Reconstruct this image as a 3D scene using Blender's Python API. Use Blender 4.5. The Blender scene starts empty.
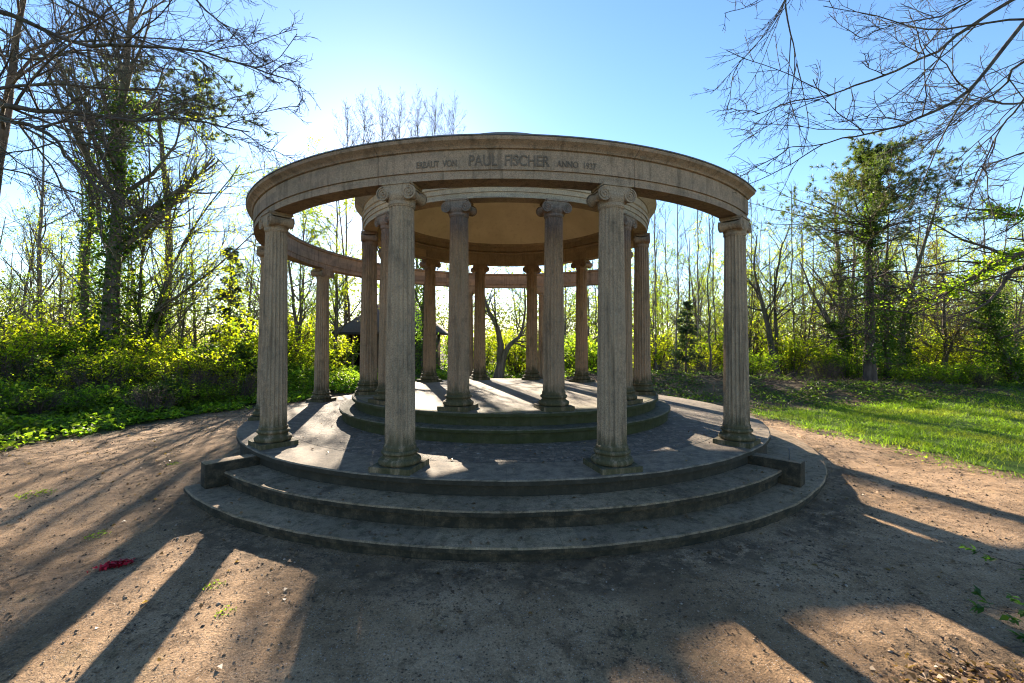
import bpy, bmesh, math, random
import numpy as np
from mathutils import Matrix, Vector, Euler

R = math.radians
SC = bpy.context.scene
COL = SC.collection

# ------------------------------------------------------------------ helpers
def new_mesh(name, verts, faces, smooth=False):
    """verts (n,3); faces: list of lists, or an (m,k) array"""
    me = bpy.data.meshes.new(name)
    v = np.asarray(verts, dtype=np.float32).reshape(-1, 3)
    if isinstance(faces, np.ndarray):
        m, k = faces.shape
        loops = faces.astype(np.int32).ravel()
        starts = np.arange(0, m * k, k, dtype=np.int32)
    else:
        ln = np.array([len(f) for f in faces], dtype=np.int32)
        loops = np.array([i for f in faces for i in f], dtype=np.int32)
        starts = np.concatenate([[0], np.cumsum(ln)[:-1]]).astype(np.int32)
        m = len(faces)
    me.vertices.add(len(v))
    me.vertices.foreach_set("co", v.ravel())
    me.loops.add(len(loops))
    me.loops.foreach_set("vertex_index", loops)
    me.polygons.add(m)
    me.polygons.foreach_set("loop_start", starts)
    if smooth:
        me.polygons.foreach_set("use_smooth", np.ones(m, dtype=bool))
    me.update(calc_edges=True)
    me.validate()
    return me

def link(name, me, mat=None, parent=None):
    o = bpy.data.objects.new(name, me)
    COL.objects.link(o)
    if mat is not None and me is not None and len(me.materials) == 0:
        me.materials.append(mat)
    if parent is not None:
        o.parent = parent
    return o

def obj(name, verts, faces, mat, parent=None, smooth=False):
    return link(name, new_mesh(name, verts, faces, smooth), mat, parent)

def empty(name, loc=(0, 0, 0), rz=0.0, sc=1.0):
    o = bpy.data.objects.new(name, None)
    COL.objects.link(o)
    o.location = loc
    o.rotation_euler = (0, 0, rz)
    o.scale = (sc, sc, sc)
    o.empty_display_size = 0.2
    return o

def tag(o, label=None, cat=None, group=None, kind=None):
    if label: o["label"] = label
    if cat: o["category"] = cat
    if group: o["group"] = group
    if kind: o["kind"] = kind
    return o

def copy_tree(o, parent=None):
    c = o.copy()
    COL.objects.link(c)
    if parent is not None:
        c.parent = parent
    for ch in list(o.children):
        copy_tree(ch, c)
    return c

class MB:
    def __init__(s): s.v = []; s.f = []
    def add(s, verts, faces):
        b = len(s.v)
        s.v += [tuple(p) for p in verts]
        s.f += [[i + b for i in f] for f in faces]
    def build(s, name, mat, parent=None, smooth=False, sharp=None):
        o = obj(name, s.v, s.f, mat, parent, smooth)
        return o

def box(mb, x0, x1, y0, y1, z0, z1, M=None):
    vs = [Vector((x, y, z)) for z in (z0, z1) for x, y in ((x0, y0), (x1, y0), (x1, y1), (x0, y1))]
    if M is not None: vs = [M @ v for v in vs]
    mb.add(vs, [[3, 2, 1, 0], [4, 5, 6, 7], [0, 1, 5, 4], [1, 2, 6, 5], [2, 3, 7, 6], [3, 0, 4, 7]])

def pol(r, a, z=0.0):
    """angle measured from the front of the temple (towards the camera), positive to the right"""
    a = R(a)
    return (r * math.sin(a), -r * math.cos(a), z)

def sweep(profile, a0, a1, n, closed_prof=True, cap=True):
    """profile [(r,z)...] counter-clockwise seen with r right and z up; swept from angle a0 to a1 (degrees)."""
    full = abs(abs(a1 - a0) - 360) < 1e-6
    cnt = n if full else n + 1
    k = len(profile)
    vs, fs = [], []
    for i in range(cnt):
        a = a0 + (a1 - a0) * i / n
        for r, z in profile:
            vs.append(pol(r, a, z))
    m = k if closed_prof else k - 1
    for i in range(n):
        i2 = (i + 1) % cnt
        for j in range(m):
            j2 = (j + 1) % k
            fs.append([i * k + j, i2 * k + j, i2 * k + j2, i * k + j2])
    if not full and cap and closed_prof:
        fs.append([j for j in range(k)][::-1])
        fs.append([(cnt - 1) * k + j for j in range(k)])
    return vs, fs

def lathe(profile, n, cap0=True, cap1=True):
    """surface of revolution about z, profile from bottom to top"""
    k = len(profile)
    vs = []
    for r, z in profile:
        for i in range(n):
            a = 2 * math.pi * i / n
            vs.append((r * math.cos(a), r * math.sin(a), z))
    fs = []
    for j in range(k - 1):
        for i in range(n):
            i2 = (i + 1) % n
            fs.append([j * n + i, j * n + i2, (j + 1) * n + i2, (j + 1) * n + i])
    if cap0: fs.append([i for i in range(n)][::-1])
    if cap1: fs.append([(k - 1) * n + i for i in range(n)])
    return vs, fs

def bevel(o, w=0.006, seg=2, ang=35):
    m = o.modifiers.new("bevel", "BEVEL")
    m.width = w; m.segments = seg; m.limit_method = 'ANGLE'; m.angle_limit = R(ang)
    m.harden_normals = False
    return o

def sharp_smooth(o, ang=30):
    """smooth shading that keeps hard edges"""
    me = o.data
    bm = bmesh.new(); bm.from_mesh(me)
    bmesh.ops.recalc_face_normals(bm, faces=bm.faces)
    for f in bm.faces: f.smooth = True
    for e in bm.edges:
        if len(e.link_faces) == 2:
            e.smooth = e.calc_face_angle(0.0) < R(ang)
        else:
            e.smooth = False
    bm.to_mesh(me); bm.free()
    return o

def weather(o, amp, seed=0):
    """worn, slightly uneven surface: pushes every vertex by smooth noise"""
    me = o.data; n = len(me.vertices)
    co = np.zeros(n * 3, dtype=np.float32); me.vertices.foreach_get("co", co); co = co.reshape(-1, 3)
    s = seed * 3.7
    a = fbm(co[:, 0] * 3.1 + s, co[:, 1] * 3.1 + co[:, 2] * 7, 301 + seed, 4) - 0.47
    b = fbm(co[:, 0] * 11 + s, co[:, 1] * 11 + co[:, 2] * 13, 311 + seed, 3) - 0.44
    r = np.hypot(co[:, 0], co[:, 1]); k = amp * (a * 1.4 + b * 1.0)
    q = (r > 0.3)
    co[q, 0] *= (1 + (k / np.maximum(r, .3)))[q]; co[q, 1] *= (1 + (k / np.maximum(r, .3)))[q]
    co[q, 2] += (0.35 * amp * (b - a))[q]
    me.vertices.foreach_set("co", co.ravel().astype(np.float32)); me.update()
    return o

def fix_normals(o):
    me = o.data
    bm = bmesh.new(); bm.from_mesh(me)
    bmesh.ops.recalc_face_normals(bm, faces=bm.faces)
    bm.to_mesh(me); bm.free()
    return o

def _hash(ix, iy, seed):
    n = (ix * 374761393 + iy * 668265263 + seed * 974711) & 0xffffffff
    n = ((n ^ (n >> 13)) * 1274126177) & 0xffffffff
    return ((n ^ (n >> 16)) & 0xffff) / 65535.0

def vnoise(x, y, seed=0):
    x = np.asarray(x, dtype=np.float64); y = np.asarray(y, dtype=np.float64)
    ix = np.floor(x).astype(np.int64); iy = np.floor(y).astype(np.int64)
    fx = x - ix; fy = y - iy
    fx = fx * fx * (3 - 2 * fx); fy = fy * fy * (3 - 2 * fy)
    a = _hash(ix, iy, seed); b = _hash(ix + 1, iy, seed); c = _hash(ix, iy + 1, seed); d = _hash(ix + 1, iy + 1, seed)
    return (a * (1 - fx) + b * fx) * (1 - fy) + (c * (1 - fx) + d * fx) * fy

def fbm(x, y, seed=0, o=4):
    s = 0.0; a = 0.5; f = 1.0
    for i in range(o):
        s = s + a * vnoise(np.asarray(x) * f, np.asarray(y) * f, seed + i * 17); a *= 0.5; f *= 2.03
    return s


# ------------------------------------------------------------------ materials
class NT:
    def __init__(s, name):
        s.m = bpy.data.materials.new(name)
        s.m.use_nodes = True
        s.t = s.m.node_tree
        s.t.nodes.clear()
        s.out = s.t.nodes.new("ShaderNodeOutputMaterial")
    def n(s, kind, **kw):
        nd = s.t.nodes.new("ShaderNode" + kind)
        for k, v in kw.items():
            if k.startswith("i_"):
                continue
            setattr(nd, k, v)
        return nd
    def l(s, a, b):
        s.t.links.new(a, b)
    def setin(s, nd, key, v):
        if hasattr(v, "is_output") or isinstance(v, bpy.types.NodeSocket):
            s.l(v, nd.inputs[key])
        else:
            nd.inputs[key].default_value = v
    def coord(s, which="Object"):
        return s.n("TexCoord").outputs[which]
    def pos(s):
        return s.n("NewGeometry").outputs["Position"]
    def mapping(s, vec, scale=(1, 1, 1), loc=(0, 0, 0)):
        nd = s.n("Mapping")
        s.l(vec, nd.inputs["Vector"])
        nd.inputs["Scale"].default_value = scale
        nd.inputs["Location"].default_value = loc
        return nd.outputs["Vector"]
    def noise(s, vec, scale, detail=4, rough=0.55, dist=0.0):
        nd = s.n("TexNoise")
        s.l(vec, nd.inputs["Vector"])
        nd.inputs["Scale"].default_value = scale
        nd.inputs["Detail"].default_value = detail
        nd.inputs["Roughness"].default_value = rough
        nd.inputs["Distortion"].default_value = dist
        return nd.outputs["Fac"]
    def voro(s, vec, scale, out="Distance", feature="F1", rnd=1.0):
        nd = s.n("TexVoronoi", feature=feature)
        s.l(vec, nd.inputs["Vector"])
        nd.inputs["Scale"].default_value = scale
        nd.inputs["Randomness"].default_value = rnd
        return nd.outputs[out]
    def ramp(s, fac, stops, interp='LINEAR'):
        nd = s.n("ValToRGB")
        cr = nd.color_ramp
        cr.interpolation = interp
        while len(cr.elements) < len(stops): cr.elements.new(0.5)
        for e, (p, c) in zip(cr.elements, stops):
            e.position = p
            if not hasattr(c, "__len__"): c = (c, c, c)
            e.color = (c[0], c[1], c[2], 1)
        s.l(fac, nd.inputs["Fac"])
        return nd.outputs["Color"]
    def mix(s, fac, a, b, mode='MIX'):
        nd = s.n("MixRGB", blend_type=mode)
        for key, v in ((0, fac), (1, a), (2, b)):
            if isinstance(v, bpy.types.NodeSocket): s.l(v, nd.inputs[key])
            elif key == 0: nd.inputs[0].default_value = v
            else: nd.inputs[key].default_value = (v[0], v[1], v[2], 1) if hasattr(v, "__len__") else (v, v, v, 1)
        return nd.outputs[0]
    def math(s, op, a, b=0.0, clamp=False):
        nd = s.n("Math", operation=op, use_clamp=clamp)
        for i, v in enumerate((a, b)):
            if isinstance(v, bpy.types.NodeSocket): s.l(v, nd.inputs[i])
            else: nd.inputs[i].default_value = v
        return nd.outputs[0]
    def xyz(s, vec):
        nd = s.n("SeparateXYZ"); s.l(vec, nd.inputs[0])
        return nd.outputs
    def bump(s, h, strength=0.5, dist=0.02, normal=None):
        nd = s.n("Bump")
        nd.inputs["Strength"].default_value = strength
        nd.inputs["Distance"].default_value = dist
        s.l(h, nd.inputs["Height"])
        if normal is not None: s.l(normal, nd.inputs["Normal"])
        return nd.outputs["Normal"]
    def principled(s, color, rough=0.85, normal=None, spec=0.3, metallic=0.0):
        nd = s.n("BsdfPrincipled")
        if isinstance(color, bpy.types.NodeSocket): s.l(color, nd.inputs["Base Color"])
        else: nd.inputs["Base Color"].default_value = (*color, 1)
        if isinstance(rough, bpy.types.NodeSocket): s.l(rough, nd.inputs["Roughness"])
        else: nd.inputs["Roughness"].default_value = rough
        nd.inputs["Specular IOR Level"].default_value = spec
        nd.inputs["Metallic"].default_value = metallic
        if normal is not None: s.l(normal, nd.inputs["Normal"])
        return nd.outputs[0]
    def done(s, shader):
        s.l(shader, s.out.inputs["Surface"])
        return s.m

def smoothmask(t, x, lo, hi):
    nd = t.n("MapRange", interpolation_type='SMOOTHSTEP')
    t.l(x, nd.inputs["Value"])
    nd.inputs["From Min"].default_value = lo
    nd.inputs["From Max"].default_value = hi
    return nd.outputs["Result"]

def mat_stone(name, base, dark, warm, moss_z=None, moss_amt=0.0, streak=0.5, joints=None, grain=1.0, lichen=0.15, side=0.0, crust=0.6, blocks=0, sidecol=((0.010, 0.0095, 0.007), (0.030, 0.027, 0.017))):
    t = NT(name)
    p = t.pos()
    z = t.xyz(p)[2]
    big = t.noise(p, 1.7, 5, 0.6)
    mid = t.noise(p, 9, 5, 0.65)
    fine = t.noise(p, 90, 3, 0.7)
    c = t.mix(smoothmask(t, big, 0.35, 0.68), base, warm)
    c = t.mix(t.math('MULTIPLY', smoothmask(t, mid, 0.48, 0.75), 0.55), c, dark)
    # rain streaks
    st = t.noise(t.mapping(p, (14, 14, 0.9)), 1.0, 4, 0.6)
    c = t.mix(t.math('MULTIPLY', smoothmask(t, st, 0.5, 0.72), streak), c, tuple(x * 0.45 for x in base))
    # black crusts and block to block tone
    cr = smoothmask(t, t.noise(t.mapping(p, (4.2, 4.2, 1.7)), 1.0, 8, 0.75), 0.50, 0.68)
    c = t.mix(t.math('MULTIPLY', cr, crust), c, tuple(x * 0.30 for x in base))
    if blocks > 0:
        x, y, zz = t.xyz(p)
        ba = t.math('FLOOR', t.math('ADD', t.math('MULTIPLY', t.math('ARCTAN2', x, y), blocks / (2 * math.pi)), 0.5))
        wn = t.n("TexWhiteNoise", noise_dimensions='1D')
        t.l(t.math('ADD', ba, t.math('FLOOR', t.math('MULTIPLY', zz, 6.1))), wn.inputs["W"])
        c = t.mix(0.8, c, t.ramp(wn.outputs["Value"], [(0.0, (0.74, 0.74, 0.76)), (1.0, (1.22, 1.17, 1.10))]), 'MULTIPLY')
    # grain of the stone
    g = t.ramp(fine, [(0.28, 0.38), (0.5, 1.0), (0.74, 1.5)])
    c = t.mix(0.75 * grain, c, g, 'MULTIPLY')
    # lichen spots
    ln = t.noise(p, 24, 6, 0.7)
    c = t.mix(t.math('MULTIPLY', smoothmask(t, ln, 0.62, 0.7), lichen * 2.0), c, (0.36, 0.36, 0.30))
    if moss_amt > 0:
        mn = t.noise(t.mapping(p, (13, 13, 1.6)), 1.0, 5, 0.7)
        mn2 = t.noise(p, 40, 4, 0.7)
        if moss_z is not None:
            lo, hi = moss_z
            k = smoothmask(t, z, hi, lo)
            mm = t.math('ADD', t.math('MULTIPLY', mn, 1.2), t.math('MULTIPLY', k, 0.75))
            mm = smoothmask(t, mm, 0.98, 1.42)
            mm = t.math('MULTIPLY', mm, k)
        else:
            mm = smoothmask(t, mn, 0.48, 0.66)
        mm = t.math('MULTIPLY', mm, moss_amt)
        mc = t.mix(mn2, (0.016, 0.017, 0.007), (0.062, 0.062, 0.021))
        c = t.mix(mm, c, mc)
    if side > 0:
        # dark side colour on the upright faces of the steps, broken up by noise
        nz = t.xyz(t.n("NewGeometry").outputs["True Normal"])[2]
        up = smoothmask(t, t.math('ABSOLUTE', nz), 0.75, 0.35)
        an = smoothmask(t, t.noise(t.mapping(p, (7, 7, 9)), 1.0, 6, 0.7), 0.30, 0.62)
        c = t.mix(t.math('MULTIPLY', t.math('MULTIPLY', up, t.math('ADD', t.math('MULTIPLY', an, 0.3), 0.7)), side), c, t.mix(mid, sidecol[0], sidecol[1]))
    h = t.math('ADD', t.math('MULTIPLY', fine, 0.35), t.math('MULTIPLY', mid, 0.65))
    if joints is not None:
        # radial joints between slabs of a ring
        x, y, _ = t.xyz(p)
        ang = t.math('ARCTAN2', x, y)
        fr = t.math('FRACT', t.math('ADD', t.math('MULTIPLY', ang, joints / (2 * math.pi)), 0.5 if joints == 10 else 0.37))
        d = t.math('ABSOLUTE', t.math('SUBTRACT', fr, 0.5))
        jm = smoothmask(t, d, 0.4980, 0.4996)
        c = t.mix(t.math('MULTIPLY', jm, 0.3 if joints == 10 else 0.5), c, (0.02, 0.02, 0.015))
        h = t.math('SUBTRACT', h, t.math('MULTIPLY', jm, 1.5))
    nrm = t.bump(h, 0.75, 0.015)
    return t.done(t.principled(c, 0.9, nrm, 0.25))
# ------------------------------------------------------------------ the temple
M_col = mat_stone("column_stone", (0.275, 0.205, 0.135), (0.125, 0.097, 0.072), (0.34, 0.245, 0.155), (0.56, 1.05), 0.9, 0.75, crust=0.6)
M_col_in = mat_stone("inner_column_stone", (0.29, 0.2, 0.123), (0.13, 0.095, 0.068), (0.32, 0.21, 0.13), (0.92, 1.36), 0.9, 0.65, crust=0.55)
M_ent = mat_stone("entablature_stone", (0.26, 0.19, 0.124), (0.105, 0.095, 0.072), (0.32, 0.225, 0.15), None, 0.0, 0.7, 10, crust=0.55, blocks=22)
M_drum = mat_stone("drum_stone", (0.38, 0.29, 0.19), (0.22, 0.165, 0.11), (0.38, 0.28, 0.175), None, 0.0, 0.4, crust=0.4, blocks=18)
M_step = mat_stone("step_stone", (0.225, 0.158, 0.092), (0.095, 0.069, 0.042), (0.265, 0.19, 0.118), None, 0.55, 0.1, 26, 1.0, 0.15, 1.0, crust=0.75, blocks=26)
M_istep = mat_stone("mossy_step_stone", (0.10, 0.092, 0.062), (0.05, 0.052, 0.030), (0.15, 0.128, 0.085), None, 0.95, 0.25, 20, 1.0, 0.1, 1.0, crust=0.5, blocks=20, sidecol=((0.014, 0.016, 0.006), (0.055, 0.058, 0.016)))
M_letter = mat_stone("weathered_letters", (0.13, 0.10, 0.072), (0.07, 0.056, 0.042), (0.17, 0.13, 0.09), None, 0.0, 0.3)

def mat_dome():
    t = NT("ochre_plaster")
    p = t.pos()
    a = t.noise(p, 1.4, 5, 0.6); b = t.noise(p, 12, 5, 0.7)
    c = t.mix(smoothmask(t, a, 0.35, 0.7), (0.76, 0.66, 0.46), (0.65, 0.55, 0.37))
    c = t.mix(t.math('MULTIPLY', smoothmask(t, b, 0.5, 0.72), 0.35), c, (0.46, 0.36, 0.22))
    return t.done(t.principled(c, 0.9, t.bump(b, 0.3, 0.01), 0.2))
M_dome = mat_dome()

def mat_lead():
    t = NT("weathered_lead")
    p = t.pos()
    a = t.noise(p, 3, 5, 0.65)
    c = t.mix(a, (0.055, 0.06, 0.068), (0.13, 0.135, 0.14))
    return t.done(t.principled(c, 0.6, t.bump(a, 0.3, 0.01), 0.4))
M_lead = mat_lead()

def mat_paving():
    """pebbly worn paving between the two rings, a smooth stone border at the rim"""
    t = NT("pebble_paving")
    p = t.pos()
    x, y, z = t.xyz(p)
    rad = t.math('SQRT', t.math('ADD', t.math('MULTIPLY', x, x), t.math('MULTIPLY', y, y)))
    a = t.noise(p, 1.3, 5, 0.6); b = t.noise(p, 60, 4, 0.7)
    base = t.mix(a, (0.165, 0.126, 0.084), (0.255, 0.195, 0.132))
    vc = t.voro(p, 16, "Color")
    vd = t.voro(p, 16, "Distance", "DISTANCE_TO_EDGE")
    vr = t.xyz(vc)[0]
    peb = t.mix(vr, (0.10, 0.074, 0.051), (0.26, 0.195, 0.135))
    gap = smoothmask(t, vd, 0.03, 0.10)
    peb = t.mix(gap, (0.10, 0.09, 0.07), peb)
    spots = smoothmask(t, t.voro(p, 5.2), 0.17, 0.10)
    sn = smoothmask(t, t.noise(p, 2.1, 3), 0.48, 0.6)
    peb = t.mix(t.math('MULTIPLY', t.math('MULTIPLY', spots, sn), 0.6), peb, (0.42, 0.40, 0.36))
    inner = smoothmask(t, rad, 3.78, 3.76)
    c = t.mix(inner, base, peb)
    jl = smoothmask(t, t.math('ABSOLUTE', t.math('SUBTRACT', rad, 3.77)), 0.016, 0.006)
    ang = t.math('ARCTAN2', x, y)
    fr = t.math('FRACT', t.math('MULTIPLY', ang, 22 / (2 * math.pi)))
    d = t.math('ABSOLUTE', t.math('SUBTRACT', fr, 0.5))
    jm = t.math('MULTIPLY', smoothmask(t, d, 0.4955, 0.4985), t.math('SUBTRACT', 1.0, inner))
    jm = t.math('MAXIMUM', jm, jl)
    c = t.mix(t.math('MULTIPLY', jm, 0.35), c, (0.03, 0.03, 0.02))
    moss = smoothmask(t, t.noise(p, 2.4, 6, 0.7), 0.55, 0.72)
    c = t.mix(t.math('MULTIPLY', moss, 0.5), c, (0.10, 0.10, 0.045))
    c = t.mix(0.8, c, t.ramp(b, [(0.25, 0.5), (0.5, 1.0), (0.8, 1.35)]), 'MULTIPLY')
    m2 = t.noise(p, 7, 6, 0.7)
    c = t.mix(t.math('MULTIPLY', smoothmask(t, m2, 0.40, 0.64), 0.75), c, (0.085, 0.068, 0.048))
    m3 = t.noise(p, 24, 6, 0.75)
    c = t.mix(0.85, c, t.ramp(m3, [(0.3, 0.55), (0.5, 1.0), (0.72, 1.3)]), 'MULTIPLY')
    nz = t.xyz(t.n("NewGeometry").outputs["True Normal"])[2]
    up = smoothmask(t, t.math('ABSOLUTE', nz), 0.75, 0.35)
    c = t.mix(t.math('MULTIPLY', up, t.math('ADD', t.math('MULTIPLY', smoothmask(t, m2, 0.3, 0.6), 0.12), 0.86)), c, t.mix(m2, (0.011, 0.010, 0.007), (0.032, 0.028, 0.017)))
    h = t.math('ADD', t.math('MULTIPLY', t.math('MULTIPLY', gap, inner), 0.5), t.math('MULTIPLY', b, 0.5))
    h = t.math('SUBTRACT', h, t.math('MULTIPLY', jm, 0.5))
    return t.done(t.principled(c, 0.88, t.bump(h, 0.6, 0.012), 0.3))
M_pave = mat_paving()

def mat_ifloor():
    t = NT("inner_floor")
    p = t.pos()
    a = t.noise(p, 1.6, 5, 0.65); b = t.noise(p, 55, 4, 0.7)
    c = t.mix(smoothmask(t, a, 0.35, 0.65), (0.21, 0.17, 0.11), (0.15, 0.115, 0.085))
    x, y, z = t.xyz(p)
    rad = t.math('SQRT', t.math('ADD', t.math('MULTIPLY', x, x), t.math('MULTIPLY', y, y)))
    rim = smoothmask(t, t.math('ADD', rad, t.math('MULTIPLY', a, 0.9)), 2.55, 3.1)
    mossn = smoothmask(t, t.noise(p, 5, 6, 0.7), 0.42, 0.62)
    c = t.mix(t.math('MULTIPLY', t.math('MULTIPLY', rim, mossn), 0.85), c, (0.125, 0.125, 0.04))
    c = t.mix(0.8, c, t.ramp(t.noise(p, 16, 6, 0.75), [(0.3, 0.5), (0.5, 1.0), (0.72, 1.3)]), 'MULTIPLY')
    c = t.mix(0.7, c, t.ramp(b, [(0.25, 0.7), (0.5, 1.0), (0.8, 1.2)]), 'MULTIPLY')
    return t.done(t.principled(c, 0.85, t.bump(b, 0.4, 0.01), 0.3))
M_ifloor = mat_ifloor()

Z1, Z2, Z3, Z4, Z5 = 0.08, 0.24, 0.401, 0.58, 0.752     # step and floor levels
temple = tag(empty("round_temple"), "open round stone temple with fluted columns in two rings and a shallow dome", "temple")

def slab_profile(r_in, r_out, z_bot, z_top, th=0.06, over=0.045):
    return [(r_in, z_bot), (r_out - over, z_bot), (r_out - over, z_top - th), (r_out, z_top - th + 0.012),
            (r_out, z_top - 0.012), (r_out - 0.012, z_top), (r_in, z_top)]

def ring_part(name, prof, a0, a1, n, mat, ang=25):
    v, f = sweep(prof, a0, a1, n)
    o = obj(name, v, f, mat, temple)
    if 'entab' not in name: weather(o, 0.016, len(name))
    return sharp_smooth(o, ang)

# lower steps (arcs in front), then the round platforms
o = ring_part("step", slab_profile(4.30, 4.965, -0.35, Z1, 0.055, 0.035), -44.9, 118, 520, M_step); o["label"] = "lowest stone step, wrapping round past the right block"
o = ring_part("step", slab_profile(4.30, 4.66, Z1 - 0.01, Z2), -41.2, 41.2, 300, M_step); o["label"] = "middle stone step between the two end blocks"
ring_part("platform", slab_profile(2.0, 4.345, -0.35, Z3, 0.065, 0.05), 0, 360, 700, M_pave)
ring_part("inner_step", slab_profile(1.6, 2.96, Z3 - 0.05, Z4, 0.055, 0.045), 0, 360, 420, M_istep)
v, f = lathe([(2.715, Z4 - 0.05), (2.715, Z4), (2.715, Z5 - 0.055), (2.765, Z5 - 0.05), (2.765, Z5 - 0.012), (2.753, Z5)], 420)
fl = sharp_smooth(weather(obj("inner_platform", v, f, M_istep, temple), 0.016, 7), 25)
v, f = lathe([(2.70, Z5 - 0.03), (2.70, Z5 + 0.003)], 120, True, True)
sharp_smooth(obj("inner_floor", v, f, M_ifloor, temple), 25)

for sgn in (-1, 1):
    mb = MB()
    box(mb, -0.09, 0.09, -4.83, -4.25, Z1 + 0.002, 0.345, Matrix.Rotation(R(42.6) * sgn, 4, 'Z'))
    o = bevel(fix_normals(mb.build("end_block", M_step, temple)), 0.012, 2)
    o["label"] = ("left" if sgn < 0 else "right") + " stone block closing the steps"
# thin iron pin standing on the right block
v, f = lathe([(0.006, 0.34), (0.006, 0.45), (0.009, 0.455), (0.009, 0.47), (0.004, 0.475)], 8)
px, py, _ = pol(4.70, 42.6)
pin = obj("iron_pin", [(a + px, b + py, c) for a, b, c in v], f, M_lead, temple)

# --- column meshes
H = 3.227 - Z3           # full height of a column, about 2.83 m
NF = 20
def shaft_mesh(z0, z1, rb, rt):
    per = 8
    n = NF * per
    prof = [0.0, 0.55, 0.85, 0.98, 1.0, 0.98, 0.85, 0.55]
    zs = [z0, z0 + 0.03, z0 + 0.05, z0 + 0.075] + [z0 + 0.1 + (z1 - z0 - 0.2) * k / 12 for k in range(13)] + [z1 - 0.07, z1 - 0.045, z1 - 0.03, z1]
    vs, fs = [], []
    for z in zs:
        t = (z - z0) / (z1 - z0)
        r = rb + (rt - rb) * (t ** 1.35)
        e = min(z - z0, z1 - z)
        dep = 0.0 if e < 0.032 else (0.5 if e < 0.052 else (0.85 if e < 0.08 else 1.0))
        if e < 0.032: r += 0.012
        for i in range(n):
            a = 2 * math.pi * i / n
            rr = r - 0.019 * dep * prof[i % per] * (r / rb)
            vs.append((rr * math.cos(a), rr * math.sin(a), z))
    for j in range(len(zs) - 1):
        for i in range(n):
            i2 = (i + 1) % n
            fs.append([j * n + i, j * n + i2, (j + 1) * n + i2, (j + 1) * n + i])
    fs.append(list(range(n))[::-1]); fs.append([(len(zs) - 1) * n + i for i in range(n)])
    me = new_mesh("column", vs, fs)
    return me

def arc_pts(rc, zc, rad, a0, a1, n=7):
    return [(rc + rad * math.cos(R(a0 + (a1 - a0) * i / n)), zc + rad * math.sin(R(a0 + (a1 - a0) * i / n))) for i in range(n + 1)]

def base_mesh():
    mb = MB()
    box(mb, -0.215, 0.215, -0.215, 0.215, 0.0, 0.055)
    prof = [(0.12, 0.05)] + arc_pts(0.178, 0.088, 0.032, -80, 85) + [(0.178, 0.125), (0.165, 0.135), (0.163, 0.148), (0.17, 0.155)] \
        + arc_pts(0.165, 0.175, 0.02, -80, 85, 5) + [(0.158, 0.2), (0.12, 0.202)]
    v, f = lathe(prof, 40, False, True)
    mb.add(v, f)
    return new_mesh("column_base", mb.v, mb.f)

def capital_mesh():
    """Ionic capital: local y = radial direction of the temple, volute faces at +y and -y. z from 0 (shaft top) to 0.185"""
    mb = MB()
    rt = 0.124
    prof = [(0.10, -0.045), (rt, -0.045), (rt + 0.006, -0.03), (rt + 0.004, -0.015), (rt + 0.002, 0.0), (rt + 0.014, 0.02), (rt + 0.022, 0.045),
            (rt + 0.026, 0.07), (rt + 0.020, 0.09), (0.10, 0.095)]
    v, f = lathe(prof, 40)
    mb.add(v, f)
    hw, hd = 0.135, 0.135
    # cushion between the volutes
    box(mb, -hw, hw, -0.118, 0.118, 0.072, 0.128)
    # abacus with a small moulding
    box(mb, -0.146, 0.146, -0.128, 0.128, 0.139, 0.160)
    box(mb, -0.156, 0.156, -0.138, 0.138, 0.1605, 0.185)
    # front and back band joining the volutes
    for s in (-1, 1):
        box(mb, -hw, hw, s * 0.120 - 0.010, s * 0.120 + 0.010, 0.085, 0.1385)
    # bolsters: a pinched roll along y on each side, ending in volute discs
    for s in (-1, 1):
        cx, cz = s * 0.140, 0.072
        n = 28
        ys = [-0.127, -0.120, -0.110, -0.08, -0.04, -0.014, -0.010, 0.010, 0.014, 0.04, 0.08, 0.110, 0.120, 0.127]
        rs = [0.064, 0.067, 0.065, 0.054, 0.046, 0.043, 0.049, 0.049, 0.043, 0.046, 0.054, 0.065, 0.067, 0.064]
        vs, fs = [], []
        for y, r in zip(ys, rs):
            for i in range(n):
                a = 2 * math.pi * i / n
                vs.append((cx + r * math.cos(a), y, cz + r * math.sin(a)))
        for j in range(len(ys) - 1):
            for i in range(n):
                i2 = (i + 1) % n
                fs.append([j * n + i, j * n + i2, (j + 1) * n + i2, (j + 1) * n + i])
        fs.append(list(range(n))); fs.append([(len(ys) - 1) * n + i for i in range(n)])
        mb.add(vs, fs)
        # raised spiral on each face, starting from the band at the top
        for fy in (-1, 1):
            N = 64
            vs, fs = [], []
            for i in range(N + 1):
                t = i / N
                a = math.pi / 2 - s * t * 2 * math.pi * 2.3
                rr = 0.060 * (1 - t) ** 0.85 + 0.011
                w = 0.008 * (1 - 0.55 * t)
                for (dr, dy) in ((-w, 0.0), (-w * 0.7, 0.011), (w * 0.7, 0.011), (w, 0.0)):
                    vs.append((cx + (rr + dr) * math.cos(a), fy * (0.125 + dy), cz + (rr + dr) * math.sin(a)))
            for i in range(N):
                for j in range(3):
                    fs.append([i * 4 + j, i * 4 + j + 1, i * 4 + 5 + j, i * 4 + 4 + j])
            mb.add(vs, fs)
            # eye
            ev, ef = lathe([(0.012, 0.0), (0.012, 0.010), (0.007, 0.014)], 12)
            mb.add([(cx + a_, fy * (0.125 + c_), cz + b_) for a_, b_, c_ in ev], ef)
    return new_mesh("capital", mb.v, mb.f)

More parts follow.
